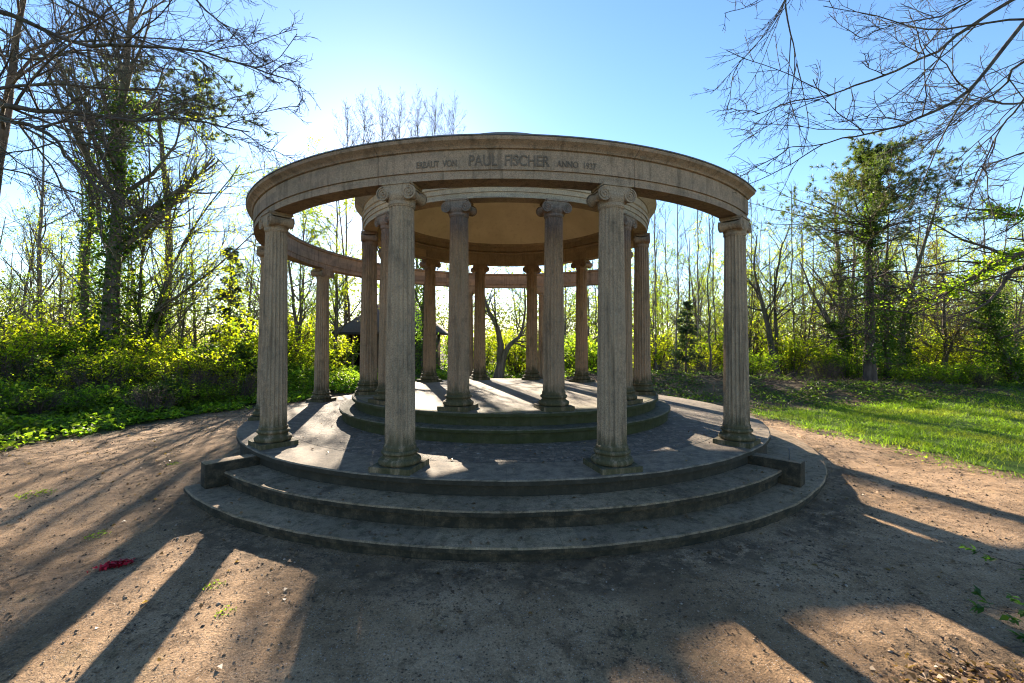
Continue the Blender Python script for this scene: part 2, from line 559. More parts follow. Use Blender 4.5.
SH, BA, CA = shaft_mesh(0.20, H - 0.185, 0.149, 0.121), base_mesh(), capital_mesh()
def finish(me, mat, ang):
    o = bpy.data.objects.new("tmp", me); me.materials.append(mat)
    sharp_smooth(o, ang); bpy.data.objects.remove(o)
for me, a in ((SH, 40), (BA, 35), (CA, 35)): finish(me, M_col, a)
SH2, BA2, CA2 = SH.copy(), BA.copy(), CA.copy()
for me in (SH2, BA2, CA2):
    me.materials.clear(); me.materials.append(M_col_in)

def column(r, a, z0, inner, label):
    c = link("column", SH2 if inner else SH, None, temple)
    c.location = pol(r, a, z0); c.rotation_euler = (0, 0, R(a))
    c["label"] = label
    b = link("column_base", BA2 if inner else BA, None, c)
    k = link("capital", CA2 if inner else CA, None, c); k.location = (0, 0, H - 0.185 - 0.0005)
RC, RI = 4.09, 2.50
OUTER = [-15, 15, -44.1, 45, -75, -105, -135, 135, -165, 165]
for a in OUTER: column(RC, a, Z3, False, "fluted column of the outer ring")
for a in range(-165, 180, 30): column(RI, a, Z5 + 0.004, True, "fluted column of the inner ring under the dome")

# --- open ring entablature, an arc that stops short on the right
ZB = 3.2285
prof = [(3.955, ZB), (4.175, ZB), (4.175, 3.300), (4.169, 3.303), (4.169, 3.310), (4.185, 3.313),
        (4.185, 3.500), (4.178, 3.503), (4.178, 3.510), (4.200, 3.516), (4.208, 3.530), (4.225, 3.545), (4.265, 3.572), (4.272, 3.590),
        (4.272, 3.603), (3.920, 3.603), (3.920, 3.575), (3.945, 3.555), (3.945, 3.318), (3.955, 3.312)]
ent = ring_part("ring_entablature", prof, 48.6, -222.5, 300, M_ent, 20)
prof = [(3.910, 3.6045), (4.282, 3.6045), (4.282, 3.616), (4.100, 3.650), (3.910, 3.616)]
v, f = sweep(prof, 48.7, -222.6, 300)
sharp_smooth(obj("lead_capping", v, f, M_lead, ent), 20)

# --- inner drum and dome
ZD = Z5 + 0.004 + H + 0.0015
d = ZD
prof = [(2.385, d), (2.595, d), (2.595, d + 0.075), (2.608, d + 0.077), (2.608, d + 0.145), (2.622, d + 0.147), (2.622, d + 0.20), (2.640, d + 0.215),
        (2.640, d + 0.228), (2.605, d + 0.232), (2.605, d + 0.345), (2.625, d + 0.352), (2.640, d + 0.37), (2.745, d + 0.445), (2.755, d + 0.46), (2.755, d + 0.485),
        (2.60, d + 0.52), (2.30, d + 0.52), (2.30, d + 0.50), (2.33, d + 0.47), (2.33, d + 0.455), (2.365, d + 0.445), (2.365, d + 0.335), (2.385, d + 0.33), (2.345, d + 0.30), (2.345, d + 0.285), (2.385, d + 0.27)]
v, f = sweep(prof, 0, 360, 200)
drum = sharp_smooth(obj("drum", v, f, M_drum, temple), 20)
zs = d + 0.505
apex = 5.35
def cap_profile(rb, z0, z1, n=26):
    sag = z1 - z0
    rad = (rb * rb + sag * sag) / (2 * sag)
    zc = z1 - rad
    return [(r, zc + math.sqrt(rad * rad - r * r)) for r in [rb * (1 - i / n) for i in range(n)] + [0.02]]
v, f = lathe([(2.55, zs + 0.02)] + cap_profile(2.66, zs, apex), 120, False, True)
sharp_smooth(obj("dome_roof", v, f, M_ent, temple), 40)
v, f = lathe([(2.335, zs - 0.045)] + cap_profile(2.335, zs - 0.04, apex - 0.22), 120, False, True)
sharp_smooth(obj("dome_ceiling", v, f, M_dome, temple), 40)

# --- inscription carved on the frieze, bent round the ring
def inscription(text, size, a_deg, z, width, bold):
    cu = bpy.data.curves.new("inscription", 'FONT')
    cu.body = text; cu.size = size; cu.align_x = 'CENTER'; cu.extrude = 0.006; cu.offset = bold
    tmp = bpy.data.objects.new("tmp_text", cu); COL.objects.link(tmp)
    dg = bpy.context.evaluated_depsgraph_get()
    me = bpy.data.meshes.new_from_object(tmp.evaluated_get(dg))
    bpy.data.objects.remove(tmp)
    n = len(me.vertices); co = np.zeros(n * 3, dtype=np.float32); me.vertices.foreach_get("co", co); co = co.reshape(-1, 3)
    w = co[:, 0].max() - co[:, 0].min()
    co[:, 0] *= width / w
    rr = 4.1855 + co[:, 2]
    a = R(a_deg) + co[:, 0] / 4.135
    out = np.stack([rr * np.sin(a), -rr * np.cos(a), z + co[:, 1]], 1).astype(np.float32)
    me.vertices.foreach_set("co", out.ravel()); me.update()
    return link("inscription", me, M_letter, ent)
inscription("ERBAUT  VON", 0.088, -9.45, 3.352, 0.40, 0.0012)
inscription("PAUL  FISCHER", 0.150, 0.25, 3.350, 0.77, 0.0022)
inscription("ANNO  1937", 0.088, 9.35, 3.354, 0.40, 0.0012)
# ------------------------------------------------------------------ noise and terrain
def sst(x, a, b):
    t = np.clip((np.asarray(x, dtype=np.float64) - a) / (b - a), 0, 1)
    return t * t * (3 - 2 * t)

def lawn_x(y):
    """western edge of the lawn"""
    y = np.asarray(y, dtype=np.float64)
    return np.interp(y, [-9, -5, -3.0, -0.9, 1.2, 2.9, 4.5], [7.2, 6.9, 6.35, 5.75, 5.45, 5.45, 5.2])

def thicket_x(y):
    """eastern edge of the thicket on the left"""
    return np.interp(y, [-9, -2.1, 0.0, 2.4, 4.0, 5.5], [-7.4, -7.15, -7.0, -6.2, -5.2, -3.2])

def ground_h(x, y):
    x = np.asarray(x, dtype=np.float64); y = np.asarray(y, dtype=np.float64)
    h = 0.085 * sst(-x, 2.6, 3.9) * sst(y, -4.6, -2.6)
    h = np.maximum(h, 0.07 * sst(x, 3.9, 4.9) * sst(y, -2.6, -1.2))
    h = np.maximum(h, 0.17 * sst(y, 1.5, 5.0))
    # twiggy bank behind on the right
    cy = 5.1 - 0.06 * (x - 4)
    ridge = np.exp(-((y - cy) / np.where(y < cy, 1.7, 1.2)) ** 2) * np.interp(x, [0, 2.0, 4.0, 6.0, 9.0, 12.0, 16.0], [0.0, 0.45, 0.60, 0.52, 0.36, 0.22, 0.08])
    h = h + ridge * (0.75 + 0.5 * fbm(x * 0.9, y * 0.9, 5))
    out = np.maximum(sst(thicket_x(y) - x, 0.0, 3.0) * 0.16, sst(y, 6, 14) * 0.10)
    h = h + out * (0.5 + fbm(x * 0.5, y * 0.5, 9))
    h = h - 0.032 * sst(-y, 2.2, 3.6) * sst(5.0 - np.abs(x), 0.0, 1.5)
    h = h + 0.030 * (fbm(x * 1.1, y * 1.1, 2) - 0.47)
    h = h + 0.030 * (fbm(x * 4.2, y * 4.2, 3, 4) - 0.47)
    return h

_f, _pi, _ro, _ya, _py = 432.4897, .0225, .0023, -.0155, 333.7027
CAM = (-0.0131, -8.3, 1.6431)
def ray(x, y):
    a, b = x - 512, y - _py
    c, s = math.cos(-_ro), math.sin(-_ro); a, b = c * a - s * b, s * a + c * b
    v = (a / _f, 1.0, -b / _f)
    c, s = math.cos(-_pi), math.sin(-_pi); v = (v[0], c * v[1] + s * v[2], -s * v[1] + c * v[2])
    c, s = math.cos(-_ya), math.sin(-_ya); v = (c * v[0] + s * v[1], -s * v[0] + c * v[1], v[2])
    return v
def at(px, py, d):
    """world point whose depth from the camera is d metres"""
    v = ray(px, py); t = d / v[1]
    return Vector((CAM[0] + v[0] * t, CAM[1] + d, CAM[2] + v[2] * t))
def foot(px, d):
    p = at(px, 343, d); return Vector((p.x, p.y, float(ground_h(p.x, p.y))))

def axis(a, b, fa, fb, step, grow=1.22):
    mid = list(np.arange(fa, fb + 1e-6, step))
    lo, s = [], step
    x = fa
    while x > a: s *= grow; x -= s; lo.append(x)
    hi, s = [], step
    x = fb
    while x < b: s *= grow; x += s; hi.append(x)
    return np.array(lo[::-1] + mid + hi)

def mat_ground():
    t = NT("dirt_path")
    p = t.pos()
    at_ = t.n("Attribute", attribute_name="zone")
    wood, litter, _b = t.xyz(at_.outputs["Color"])
    a = t.noise(p, 0.55, 6, 0.62); b = t.noise(p, 5, 6, 0.7); f = t.noise(p, 70, 4, 0.75); ff = t.noise(p, 260, 3, 0.7)
    c = t.mix(smoothmask(t, a, 0.36, 0.64), (0.30, 0.188, 0.100), (0.45, 0.295, 0.170))
    c = t.mix(t.math('MULTIPLY', smoothmask(t, b, 0.45, 0.7), 0.75), c, (0.155, 0.095, 0.050))
    c = t.mix(t.math('MULTIPLY', smoothmask(t, t.noise(p, 2.1, 6, 0.7), 0.56, 0.72), 0.35), c, (0.12, 0.12, 0.05))
    # small stones, light and dark crumbs
    vd = t.voro(p, 95); vc = t.xyz(t.voro(p, 95, "Color"))
    st = t.math('MULTIPLY', smoothmask(t, vd, 0.40, 0.22), smoothmask(t, vc[0], 0.72, 0.8))
    c = t.mix(t.math('MULTIPLY', st, 0.8), c, t.mix(vc[1], (0.42, 0.36, 0.30), (0.55, 0.5, 0.44)))
    dk = t.math('MULTIPLY', smoothmask(t, t.voro(p, 42), 0.32, 0.18), smoothmask(t, t.xyz(t.voro(p, 42, "Color"))[1], 0.70, 0.78))
    c = t.mix(t.math('MULTIPLY', dk, 0.8), c, (0.045, 0.032, 0.022))
    dk2 = t.math('MULTIPLY', smoothmask(t, t.math('ADD', t.noise(p, 17, 5, 0.78), t.math('MULTIPLY', t.math('SUBTRACT', t.noise(p, 1.3, 4, 0.6), 0.5), 0.45)), 0.57, 0.66), 0.8)
    c = t.mix(dk2, c, (0.075, 0.052, 0.035))
    c = t.mix(0.8, c, t.ramp(f, [(0.28, 0.30), (0.5, 1.0), (0.72, 1.55)]), 'MULTIPLY')
    c = t.mix(0.6, c, t.ramp(ff, [(0.3, 0.4), (0.5, 1.0), (0.7, 1.5)]), 'MULTIPLY')
    lit = t.mix(b, (0.055, 0.038, 0.024), (0.13, 0.09, 0.055))
    c = t.mix(t.math('MULTIPLY', litter, smoothmask(t, t.noise(p, 8, 5, 0.75), 0.36, 0.56)), c, lit)
    wc = t.mix(smoothmask(t, b, 0.4, 0.62), (0.055, 0.042, 0.026), (0.05, 0.065, 0.02))
    c = t.mix(wood, c, wc)
    h = t.math('ADD', t.math('MULTIPLY', f, 0.5), t.math('MULTIPLY', b, 1.0))
    h = t.math('ADD', h, t.math('MULTIPLY', st, 0.5))
    h = t.math('ADD', h, t.math('MULTIPLY', ff, 0.2))
    damp = smoothmask(t, t.noise(p, 0.8, 5, 0.65, 0.6), 0.52, 0.66)
    c = t.mix(t.math('MULTIPLY', damp, 0.5), c, (0.16, 0.10, 0.056))
    # scuffs and heel marks
    sc = t.voro(t.mapping(p, (5.5, 3.2, 1)), 1.0, "Distance", "SMOOTH_F1")
    n0 = t.bump(t.math('ADD', smoothmask(t, sc, 0.12, 0.34), t.noise(p, 7, 4, 0.65)), 0.8, 0.05)
    return t.done(t.principled(c, 0.95, t.bump(h, 1.0, 0.035, n0), 0.15))

def mat_lawn():
    t = NT("lawn_soil")
    p = t.pos()
    a = t.noise(p, 0.9, 5, 0.6); b = t.noise(p, 14, 5, 0.75)
    c = t.mix(smoothmask(t, a, 0.38, 0.62), (0.065, 0.115, 0.014), (0.10, 0.15, 0.020))
    c = t.mix(t.math('MULTIPLY', smoothmask(t, b, 0.5, 0.68), 0.7), c, (0.075, 0.06, 0.03))
    return t.done(t.principled(c, 0.95, t.bump(b, 0.8, 0.03), 0.1))

gx = axis(-420, 420, -9, 8, 0.065); gy = axis(-120, 480, -8.2, 7.0, 0.065)
GX, GY = np.meshgrid(gx, gy)
GZ = ground_h(GX, GY)
nx, ny = len(gx), len(gy)
idx = np.arange(nx * ny).reshape(ny, nx)
quads = np.stack([idx[:-1, :-1], idx[:-1, 1:], idx[1:, 1:], idx[1:, :-1]], -1).reshape(-1, 4)
gm = new_mesh("ground", np.stack([GX, GY, GZ], -1).reshape(-1, 3), quads, True)
jit = (fbm(GX * 1.3, GY * 1.3, 21) - 0.47) * 1.6
wood = np.maximum(sst(thicket_x(GY) - GX + jit, -0.25, 0.35), sst(GY + jit - 4.6, -0.2, 0.5))
wood = np.maximum(wood, sst(GX - lawn_x(GY) + 0.6 * jit, -0.15, 0.3) * 0.7)
wood = np.maximum(wood, sst(np.hypot(GX, GY - 0) , 40, 60))
litter = np.maximum(sst(thicket_x(GY) - GX + 1.1 * jit, -1.1, 0.1), 0.85 * sst(-np.abs(np.hypot(GX, GY) - 5.15) + 0.35 * jit, -0.35, 0.05) * sst(-GY, 0.5, 2.5))
litter = np.maximum(litter, sst(0.5 - np.hypot(GX - 2.5, GY + 6.2) + 0.4 * jit, -0.2, 0.4))
ca = gm.color_attributes.new("zone", 'FLOAT_COLOR', 'POINT')
cc = np.zeros((nx * ny, 4), dtype=np.float32)
cc[:, 0] = wood.ravel(); cc[:, 1] = litter.ravel(); cc[:, 3] = 1
ca.data.foreach_set("color", cc.ravel())
g = link("ground", gm, mat_ground()); tag(g, "brown trodden dirt and gravel ground around the temple", "ground", kind="structure")

# lawn: its own sheet a few millimetres above the soil
lx = np.arange(4.6, 30, 0.12); ly = np.arange(-9, 12, 0.12)
LX, LY = np.meshgrid(lx, ly)
LZ = ground_h(LX, LY) + 0.008
lj = (fbm(LX * 1.4, LY * 1.4, 33) - 0.47) * 1.3 + (fbm(LX * 6, LY * 6, 35) - 0.47) * 0.35
def lawn_mask(X, Y, j):
    far = np.interp(X, [5, 6.5, 8, 10, 13, 18, 30], [1.5, 1.8, 2.3, 2.9, 3.6, 4.4, 6.0])
    return np.minimum(X - lawn_x(Y) + 0.45 * j, far - Y + 0.7 * j)
mk = lawn_mask(LX, LY, lj) > 0
n2x, n2y = len(lx), len(ly)
idx = np.arange(n2x * n2y).reshape(n2y, n2x)
q = np.stack([idx[:-1, :-1], idx[:-1, 1:], idx[1:, 1:], idx[1:, :-1]], -1)
fm = mk[:-1, :-1] & mk[:-1, 1:] & mk[1:, 1:] & mk[1:, :-1]
q = q[fm]
used, inv = np.unique(q, return_inverse=True)
lv = np.stack([LX, LY, LZ], -1).reshape(-1, 3)[used]
o = link("lawn", new_mesh("lawn", lv, inv.reshape(-1, 4).astype(np.int32), True), mat_lawn())
tag(o, "bright green grass lawn right of the dirt path", "lawn", kind="structure")
# ------------------------------------------------------------------ plants: materials and generators
def mat_leaf(name, c1, c2, transl=0.45, c3=None, rough=0.55, spec=0.3, tmul=(2.9, 3.0, 0.8)):
    t = NT(name)
    geo = t.n("NewGeometry")
    rnd = geo.outputs["Random Per Island"]
    p = geo.outputs["Position"]
    c = t.mix(rnd, c1, c2)
    rn2 = t.math('FRACT', t.math('MULTIPLY', rnd, 37.7))
    c = t.mix(0.85, c, t.ramp(rn2, [(0.0, 0.55), (0.6, 1.0), (1.0, 1.45)]), 'MULTIPLY')
    big = t.noise(p, 1.1, 3, 0.6)
    if c3 is not None:
        c = t.mix(smoothmask(t, big, 0.45, 0.7), c, c3)
    oi = t.n("ObjectInfo").outputs["Random"]
    c = t.mix(0.5, c, t.ramp(oi, [(0.0, 0.75), (1.0, 1.2)]), 'MULTIPLY')
    pr = t.principled(c, rough, None, spec)
    tr = t.n("BsdfTranslucent")
    tc = t.mix(1.0, c, tmul, 'MULTIPLY')
    t.l(tc, tr.inputs["Color"])
    mx = t.n("MixShader")
    mx.inputs[0].default_value = transl
    t.l(pr, mx.inputs[1]); t.l(tr.outputs[0], mx.inputs[2])
    return t.done(mx.outputs[0])

def mat_bark(name, c1, c2, green=0.0, scale=1.0):
    t = NT(name)
    p = t.coord("Object")
    a = t.noise(t.mapping(p, (9 * scale, 9 * scale, 1.6 * scale)), 1.0, 6, 0.7); b = t.noise(p, 2.2, 4, 0.6)
    c = t.mix(smoothmask(t, a, 0.35, 0.7), c1, c2)
    if green > 0:
        c = t.mix(t.math('MULTIPLY', smoothmask(t, b, 0.42, 0.62), green), c, (0.07, 0.085, 0.025))
    return t.done(t.principled(c, 0.92, t.bump(a, 0.8, 0.03), 0.15))

B_dark = mat_bark("dark_bark", (0.075, 0.060, 0.048), (0.19, 0.15, 0.115), 0.45)
B_brown = mat_bark("brown_bark", (0.085, 0.060, 0.043), (0.20, 0.14, 0.10), 0.15)
B_red = mat_bark("pine_bark", (0.055, 0.042, 0.034), (0.14, 0.103, 0.078), 0.0)
B_grey = mat_bark("grey_bark", (0.12, 0.10, 0.08), (0.26, 0.22, 0.175), 0.3)
B_twig = mat_bark("twig_bark", (0.055, 0.040, 0.032), (0.13, 0.095, 0.075), 0.0)
B_bough = mat_bark("bough_bark", (0.042, 0.034, 0.028), (0.105, 0.085, 0.068), 0.25)
L_far = mat_leaf("far_leaf", (0.085, 0.11, 0.018), (0.125, 0.135, 0.024), 0.45, (0.075, 0.085, 0.03), tmul=(2.0, 2.1, 0.9))
L_yell = mat_leaf("spring_leaf", (0.145, 0.175, 0.014), (0.20, 0.195, 0.016), 0.75, (0.10, 0.150, 0.016), tmul=(3.3, 3.5, 0.8))
L_green = mat_leaf("green_leaf", (0.105, 0.165, 0.018), (0.155, 0.20, 0.024), 0.72, (0.065, 0.115, 0.014))
L_low = mat_leaf("ground_leaf", (0.090, 0.160, 0.024), (0.145, 0.205, 0.034), 0.64, (0.09, 0.12, 0.018))
L_ivy = mat_leaf("ivy_leaf", (0.030, 0.068, 0.014), (0.070, 0.110, 0.020), 0.45, (0.065, 0.10, 0.02), 0.5, 0.3)
L_pine = mat_leaf("pine_needles", (0.040, 0.066, 0.024), (0.075, 0.100, 0.038), 0.35, (0.085, 0.085, 0.040))
L_fir = mat_leaf("fir_needles", (0.018, 0.042, 0.022), (0.038, 0.070, 0.034), 0.25)
L_dead = mat_leaf("dry_leaf", (0.13, 0.072, 0.036), (0.23, 0.155, 0.09), 0.2, (0.085, 0.05, 0.028))
L_grass = mat_leaf("grass_blade", (0.060, 0.115, 0.012), (0.11, 0.165, 0.018), 0.5, (0.13, 0.15, 0.03))
L_sprig = mat_leaf("sprig_leaf", (0.030, 0.080, 0.012), (0.055, 0.115, 0.018), 0.4)

def norm(v): return v / np.maximum(np.linalg.norm(v, axis=-1, keepdims=True), 1e-9)

def resample(pts, n):
    """smooth polyline through control points [(x,y,z)..], n points (Catmull-Rom)"""
    p = np.array([tuple(q) for q in pts], dtype=np.float64)
    if len(p) == 2: return p[0] + (p[1] - p[0]) * np.linspace(0, 1, n)[:, None]
    e = np.vstack([2 * p[0] - p[1], p, 2 * p[-1] - p[-2]])
    m = len(p) - 1
    out = []
    for u in np.linspace(0, m - 1e-9, n):
        i = int(u); t = u - i
        a, b, c, d = e[i], e[i + 1], e[i + 2], e[i + 3]
        out.append(0.5 * ((2 * b) + (c - a) * t + (2 * a - 5 * b + 4 * c - d) * t * t + (3 * b - a - 3 * c + d) * t ** 3))
    return np.array(out)

def wobble(P, amp, rng):
    n = len(P)
    w = rng.normal(0, 1, (n, 3)); w[0] = 0
    w = np.cumsum(w, 0); w -= np.linspace(0, 1, n)[:, None] * w[-1]
    return P + w * amp

def grow(P, Rr, m, trange, lenf, ang, n, wander, trop, rratio, rng, rmin=0.003, lmin=0.1, tip=0.25, flat=0.0):
    """children of the branches P (N,k,3) with radii Rr (N,k): m per parent. Returns child (N*m,n,3), radii"""
    N, k, _ = P.shape
    par = np.repeat(np.arange(N), m)
    M = len(par)
    t = trange[0] + (trange[1] - trange[0]) * (np.tile((np.arange(m) + 0.5) / m, N) + rng.uniform(-0.5, 0.5, M) / m)
    t = np.clip(t, 0, 0.999)
    u = t * (k - 1); i = u.astype(int); fr = (u - i)[:, None]
    base = P[par, i] * (1 - fr) + P[par, i + 1] * fr
    tan = norm(P[par, i + 1] - P[par, i])
    rad = Rr[par, i] * (1 - fr[:, 0]) + Rr[par, i + 1] * fr[:, 0]
    plen = np.linalg.norm(np.diff(P, axis=1), axis=-1).sum(1)[par]
    L = np.maximum(plen * rng.uniform(lenf[0], lenf[1], M) * (1.0 - 0.55 * t), lmin)
    q = rng.normal(0, 1, (M, 3))
    if flat > 0: q[:, 2] *= (1 - flat)
    perp = norm(q - (q * tan).sum(1, keepdims=True) * tan)
    a = np.radians(rng.normal(ang[0], ang[1], M))[:, None]
    d = norm(tan * np.cos(a) + perp * np.sin(a))
    C = np.zeros((M, n, 3)); C[:, 0] = base
    step = (L / (n - 1))[:, None]
    for j in range(1, n):
        d = norm(d + rng.normal(0, wander, (M, 3)) + np.array(trop)[None] * 1.0)
        C[:, j] = C[:, j - 1] + d * step
    r0 = np.maximum(rad * rratio, rmin)
    CR = r0[:, None] * np.linspace(1, tip, n)[None]
    CR = np.maximum(CR, rmin * 0.6)
    return C, CR

def tubes(P, Rr, k):
    """tube mesh around the branches"""
    N, n, _ = P.shape
    tan = np.zeros_like(P)
    tan[:, 1:-1] = P[:, 2:] - P[:, :-2]; tan[:, 0] = P[:, 1] - P[:, 0]; tan[:, -1] = P[:, -1] - P[:, -2]
    tan = norm(tan)
    ref = np.where(np.abs(tan[:, :1, 2:3]) > 0.8, np.array([1.0, 0.2, 0])[None, None], np.array([0.1, 0.1, 1.0])[None, None])
    ref = np.broadcast_to(ref, P.shape)
    s = norm(np.cross(tan, ref)); b = np.cross(s, tan)
    a = np.arange(k) * 2 * np.pi / k
    V = P[:, :, None] + Rr[:, :, None, None] * (s[:, :, None] * np.cos(a)[None, None, :, None] + b[:, :, None] * np.sin(a)[None, None, :, None])
    base = (np.arange(N) * n * k)[:, None, None]
    j = np.arange(n - 1)[None, :, None] * k
    i = np.arange(k)[None, None, :]
    i2 = (i + 1) % k
    F = np.stack([base + j + i, base + j + i2, base + j + k + i2, base + j + k + i], -1).reshape(-1, 4)
    return V.reshape(-1, 3), F

class Geo:
    def __init__(s): s.v = []; s.f = []; s.n = 0
    def add(s, V, F):
        s.v.append(V); s.f.append(F + s.n); s.n += len(V)
    def mesh(s, name, smooth=True):
        if not s.v: return None
        return new_mesh(name, np.concatenate(s.v), np.concatenate(s.f).astype(np.int32), smooth)

def leaf_cards(P, size, rng, up=0.3, aspect=1.7, d=None, fold=0.25):
    """one leaf (a folded kite of two quads) per point"""
    M = len(P)
    nrm = rng.normal(0, 1, (M, 3)); nrm[:, 2] = np.abs(nrm[:, 2]) + up; nrm = norm(nrm)
    q = rng.normal(0, 1, (M, 3)) if d is None else d + rng.normal(0, 0.5, (M, 3))
    t = norm(q - (q * nrm).sum(1, keepdims=True) * nrm)
    b = np.cross(nrm, t)
    sz = (size * rng.uniform(0.6, 1.3, M))[:, None]
    w = sz / aspect
    v0 = P; v1 = P + t * sz * 0.45 + b * w * 0.5 + nrm * w * fold; v2 = P + t * sz; v3 = P + t * sz * 0.45 - b * w * 0.5 + nrm * w * fold
    vm = P + t * sz * 0.5
    V = np.stack([v0, v1, v2, v3], 1).reshape(-1, 3)
    o = (np.arange(M) * 4)[:, None]
    F = o + np.array([[0, 1, 2, 3]])
    return V, F

def along(P, m, rng, t0=0.1, t1=1.0):
    """m random points on each branch, and the branch direction there"""
    N, k, _ = P.shape
    par = np.repeat(np.arange(N), m)
    u = rng.uniform(t0, t1, N * m) * (k - 1 - 1e-6); i = u.astype(int); fr = (u - i)[:, None]
    return P[par, i] * (1 - fr) + P[par, i + 1] * fr, norm(P[par, i + 1] - P[par, i]), par, i

def shell(P, Rr, m, rng, spread, t0=0.0, t1=1.0, sel=None):
    """points on and just off the bark of the branches, for ivy"""
    pts, tan, par, i = along(P, m, rng, t0, t1)
    q = rng.normal(0, 1, pts.shape); perp = norm(q - (q * tan).sum(1, keepdims=True) * tan)
    r = Rr[par, i][:, None]
    return pts + perp * (r + np.abs(rng.normal(0, spread, (len(pts), 1)))), perp

def needles(P, D, ln, w, rng, per=7):
    """tufts of long needles: per thin blades fanning from each point"""
    M = len(P)
    p = np.repeat(P, per, 0); d = np.repeat(D, per, 0)
    d = norm(d + rng.normal(0, 0.75, p.shape))
    q = rng.normal(0, 1, p.shape); s = norm(np.cross(d, q))
    L = (ln * rng.uniform(0.6, 1.2, len(p)))[:, None]
    V = np.stack([p - s * w, p + s * w, p + d * L + s * w * 0.3, p + d * L - s * w * 0.3], 1).reshape(-1, 3)
    o = (np.arange(len(p)) * 4)[:, None]
    return V, o + np.array([[0, 1, 2, 3]])

def radii(n, r0, r1, flare=0.35):
    t = np.linspace(0, 1, n)
    r = r0 + (r1 - r0) * t ** 0.8
    return r * (1 + flare * np.exp(-t * n * 0.55))

def part(root, name, geo, mat, smooth=True):
    me = geo.mesh(name, smooth) if isinstance(geo, Geo) else geo
    if me is None: return None
    return link(name, me, mat, root)

def make_tree(name, seed, height, r0, lean=(0, 0), levels=3, n1=16, spread=0.33, ang=(48, 12), trop=0.05, bark=B_dark, t_first=0.3,
              leaf=None, leaf_mat=None, leaf_size=0.06, leaf_per=4, ivy=0, ivy_top=0.6, ivy_mat=None, ivy_spread=0.10, ivy_size=0.075, stems=1, m2=7, m3=5,
              twigr=0.0035, wob=0.02, ctrl=None, wander=0.10, lenf2=(0.35, 0.6), lenf3=(0.35, 0.7)):
    """a deciduous tree at the origin: children trunk (one per stem), branches, crown (leaves), ivy"""
    rng = np.random.default_rng(seed)
    root = empty(name)
    bg, lg, ig = Geo(), Geo(), Geo()
    for s in range(stems):
        tg = Geo()
        if ctrl is not None: cp = ctrl[s]
        else:
            a = rng.uniform(0, 2 * math.pi); k = 0.0 if stems == 1 else 0.16 * height
            cp = [(0.12 * s, 0.08 * s, -0.25), (0.12 * s + lean[0] * .3 + k * .35 * math.cos(a), .08 * s + lean[1] * .3 + k * .35 * math.sin(a), height * .4),
                  (0.12 * s + lean[0] + k * math.cos(a), .08 * s + lean[1] + k * math.sin(a), height * (1 if s == 0 else rng.uniform(.75, .95)))]
        T = wobble(resample(cp, 18), wob, rng)
        rr = radii(18, r0 if s == 0 else r0 * rng.uniform(.6, .85), max(0.012, r0 * 0.12))
        V, F = tubes(T[None], rr[None], 12); tg.add(V, F)
        part(root, "trunk", tg, bark)
        P0, R0 = T[None], rr[None]
        P1, R1 = grow(P0, R0, n1, (t_first, 0.98), (spread, spread * 1.45), ang, 9, wander, (0, 0, trop), 0.5, rng, 0.012, 0.5)
        V, F = tubes(P1, R1, 6); bg.add(V, F)
        P2, R2 = grow(P1, R1, m2, (0.15, 1.0), lenf2, (42, 14), 7, wander * 1.2, (0, 0, trop * 0.8), 0.55, rng, 0.006, 0.25)
        V, F = tubes(P2, R2, 4); bg.add(V, F)
        last = P2
        if levels >= 3:
            P3, R3 = grow(P2, R2, m3, (0.1, 1.0), lenf3, (40, 15), 5, wander * 1.3, (0, 0, trop * 0.6), 0.6, rng, twigr, 0.14)
            V, F = tubes(P3, R3, 3); bg.add(V, F)
            last = P3
        if leaf_mat is not None:
            pts, d, _, _ = along(last, leaf_per, rng, 0.3, 1.0)
            pts = pts + rng.normal(0, 0.03, pts.shape)
            V, F = leaf_cards(pts, leaf_size, rng, 0.4, 1.5, d); lg.add(V, F)
        if ivy > 0:
            keep = ivy_top
            pts, d = shell(P0, R0, ivy, rng, ivy_spread, 0.0, keep)
            V, F = leaf_cards(pts, ivy_size, rng, 0.0, 1.15, d + np.array([0, 0, -0.6])); ig.add(V, F)
            low = R1[:, 0] > 0.02
            if low.any():
                pts, d = shell(P1[low], R1[low], max(6, ivy // 90), rng, ivy_spread * 0.7, 0.0, 0.5)
                sel = pts[:, 2] < T[:, 2].max() * keep
                if sel.any():
                    V, F = leaf_cards(pts[sel], ivy_size, rng, 0.0, 1.15, d[sel]); ig.add(V, F)
    part(root, "branches", bg, bark)
    if leaf_mat is not None: part(root, "crown", lg, leaf_mat, False)
    if ivy > 0: part(root, "ivy", ig, ivy_mat or L_ivy, False)
    return root

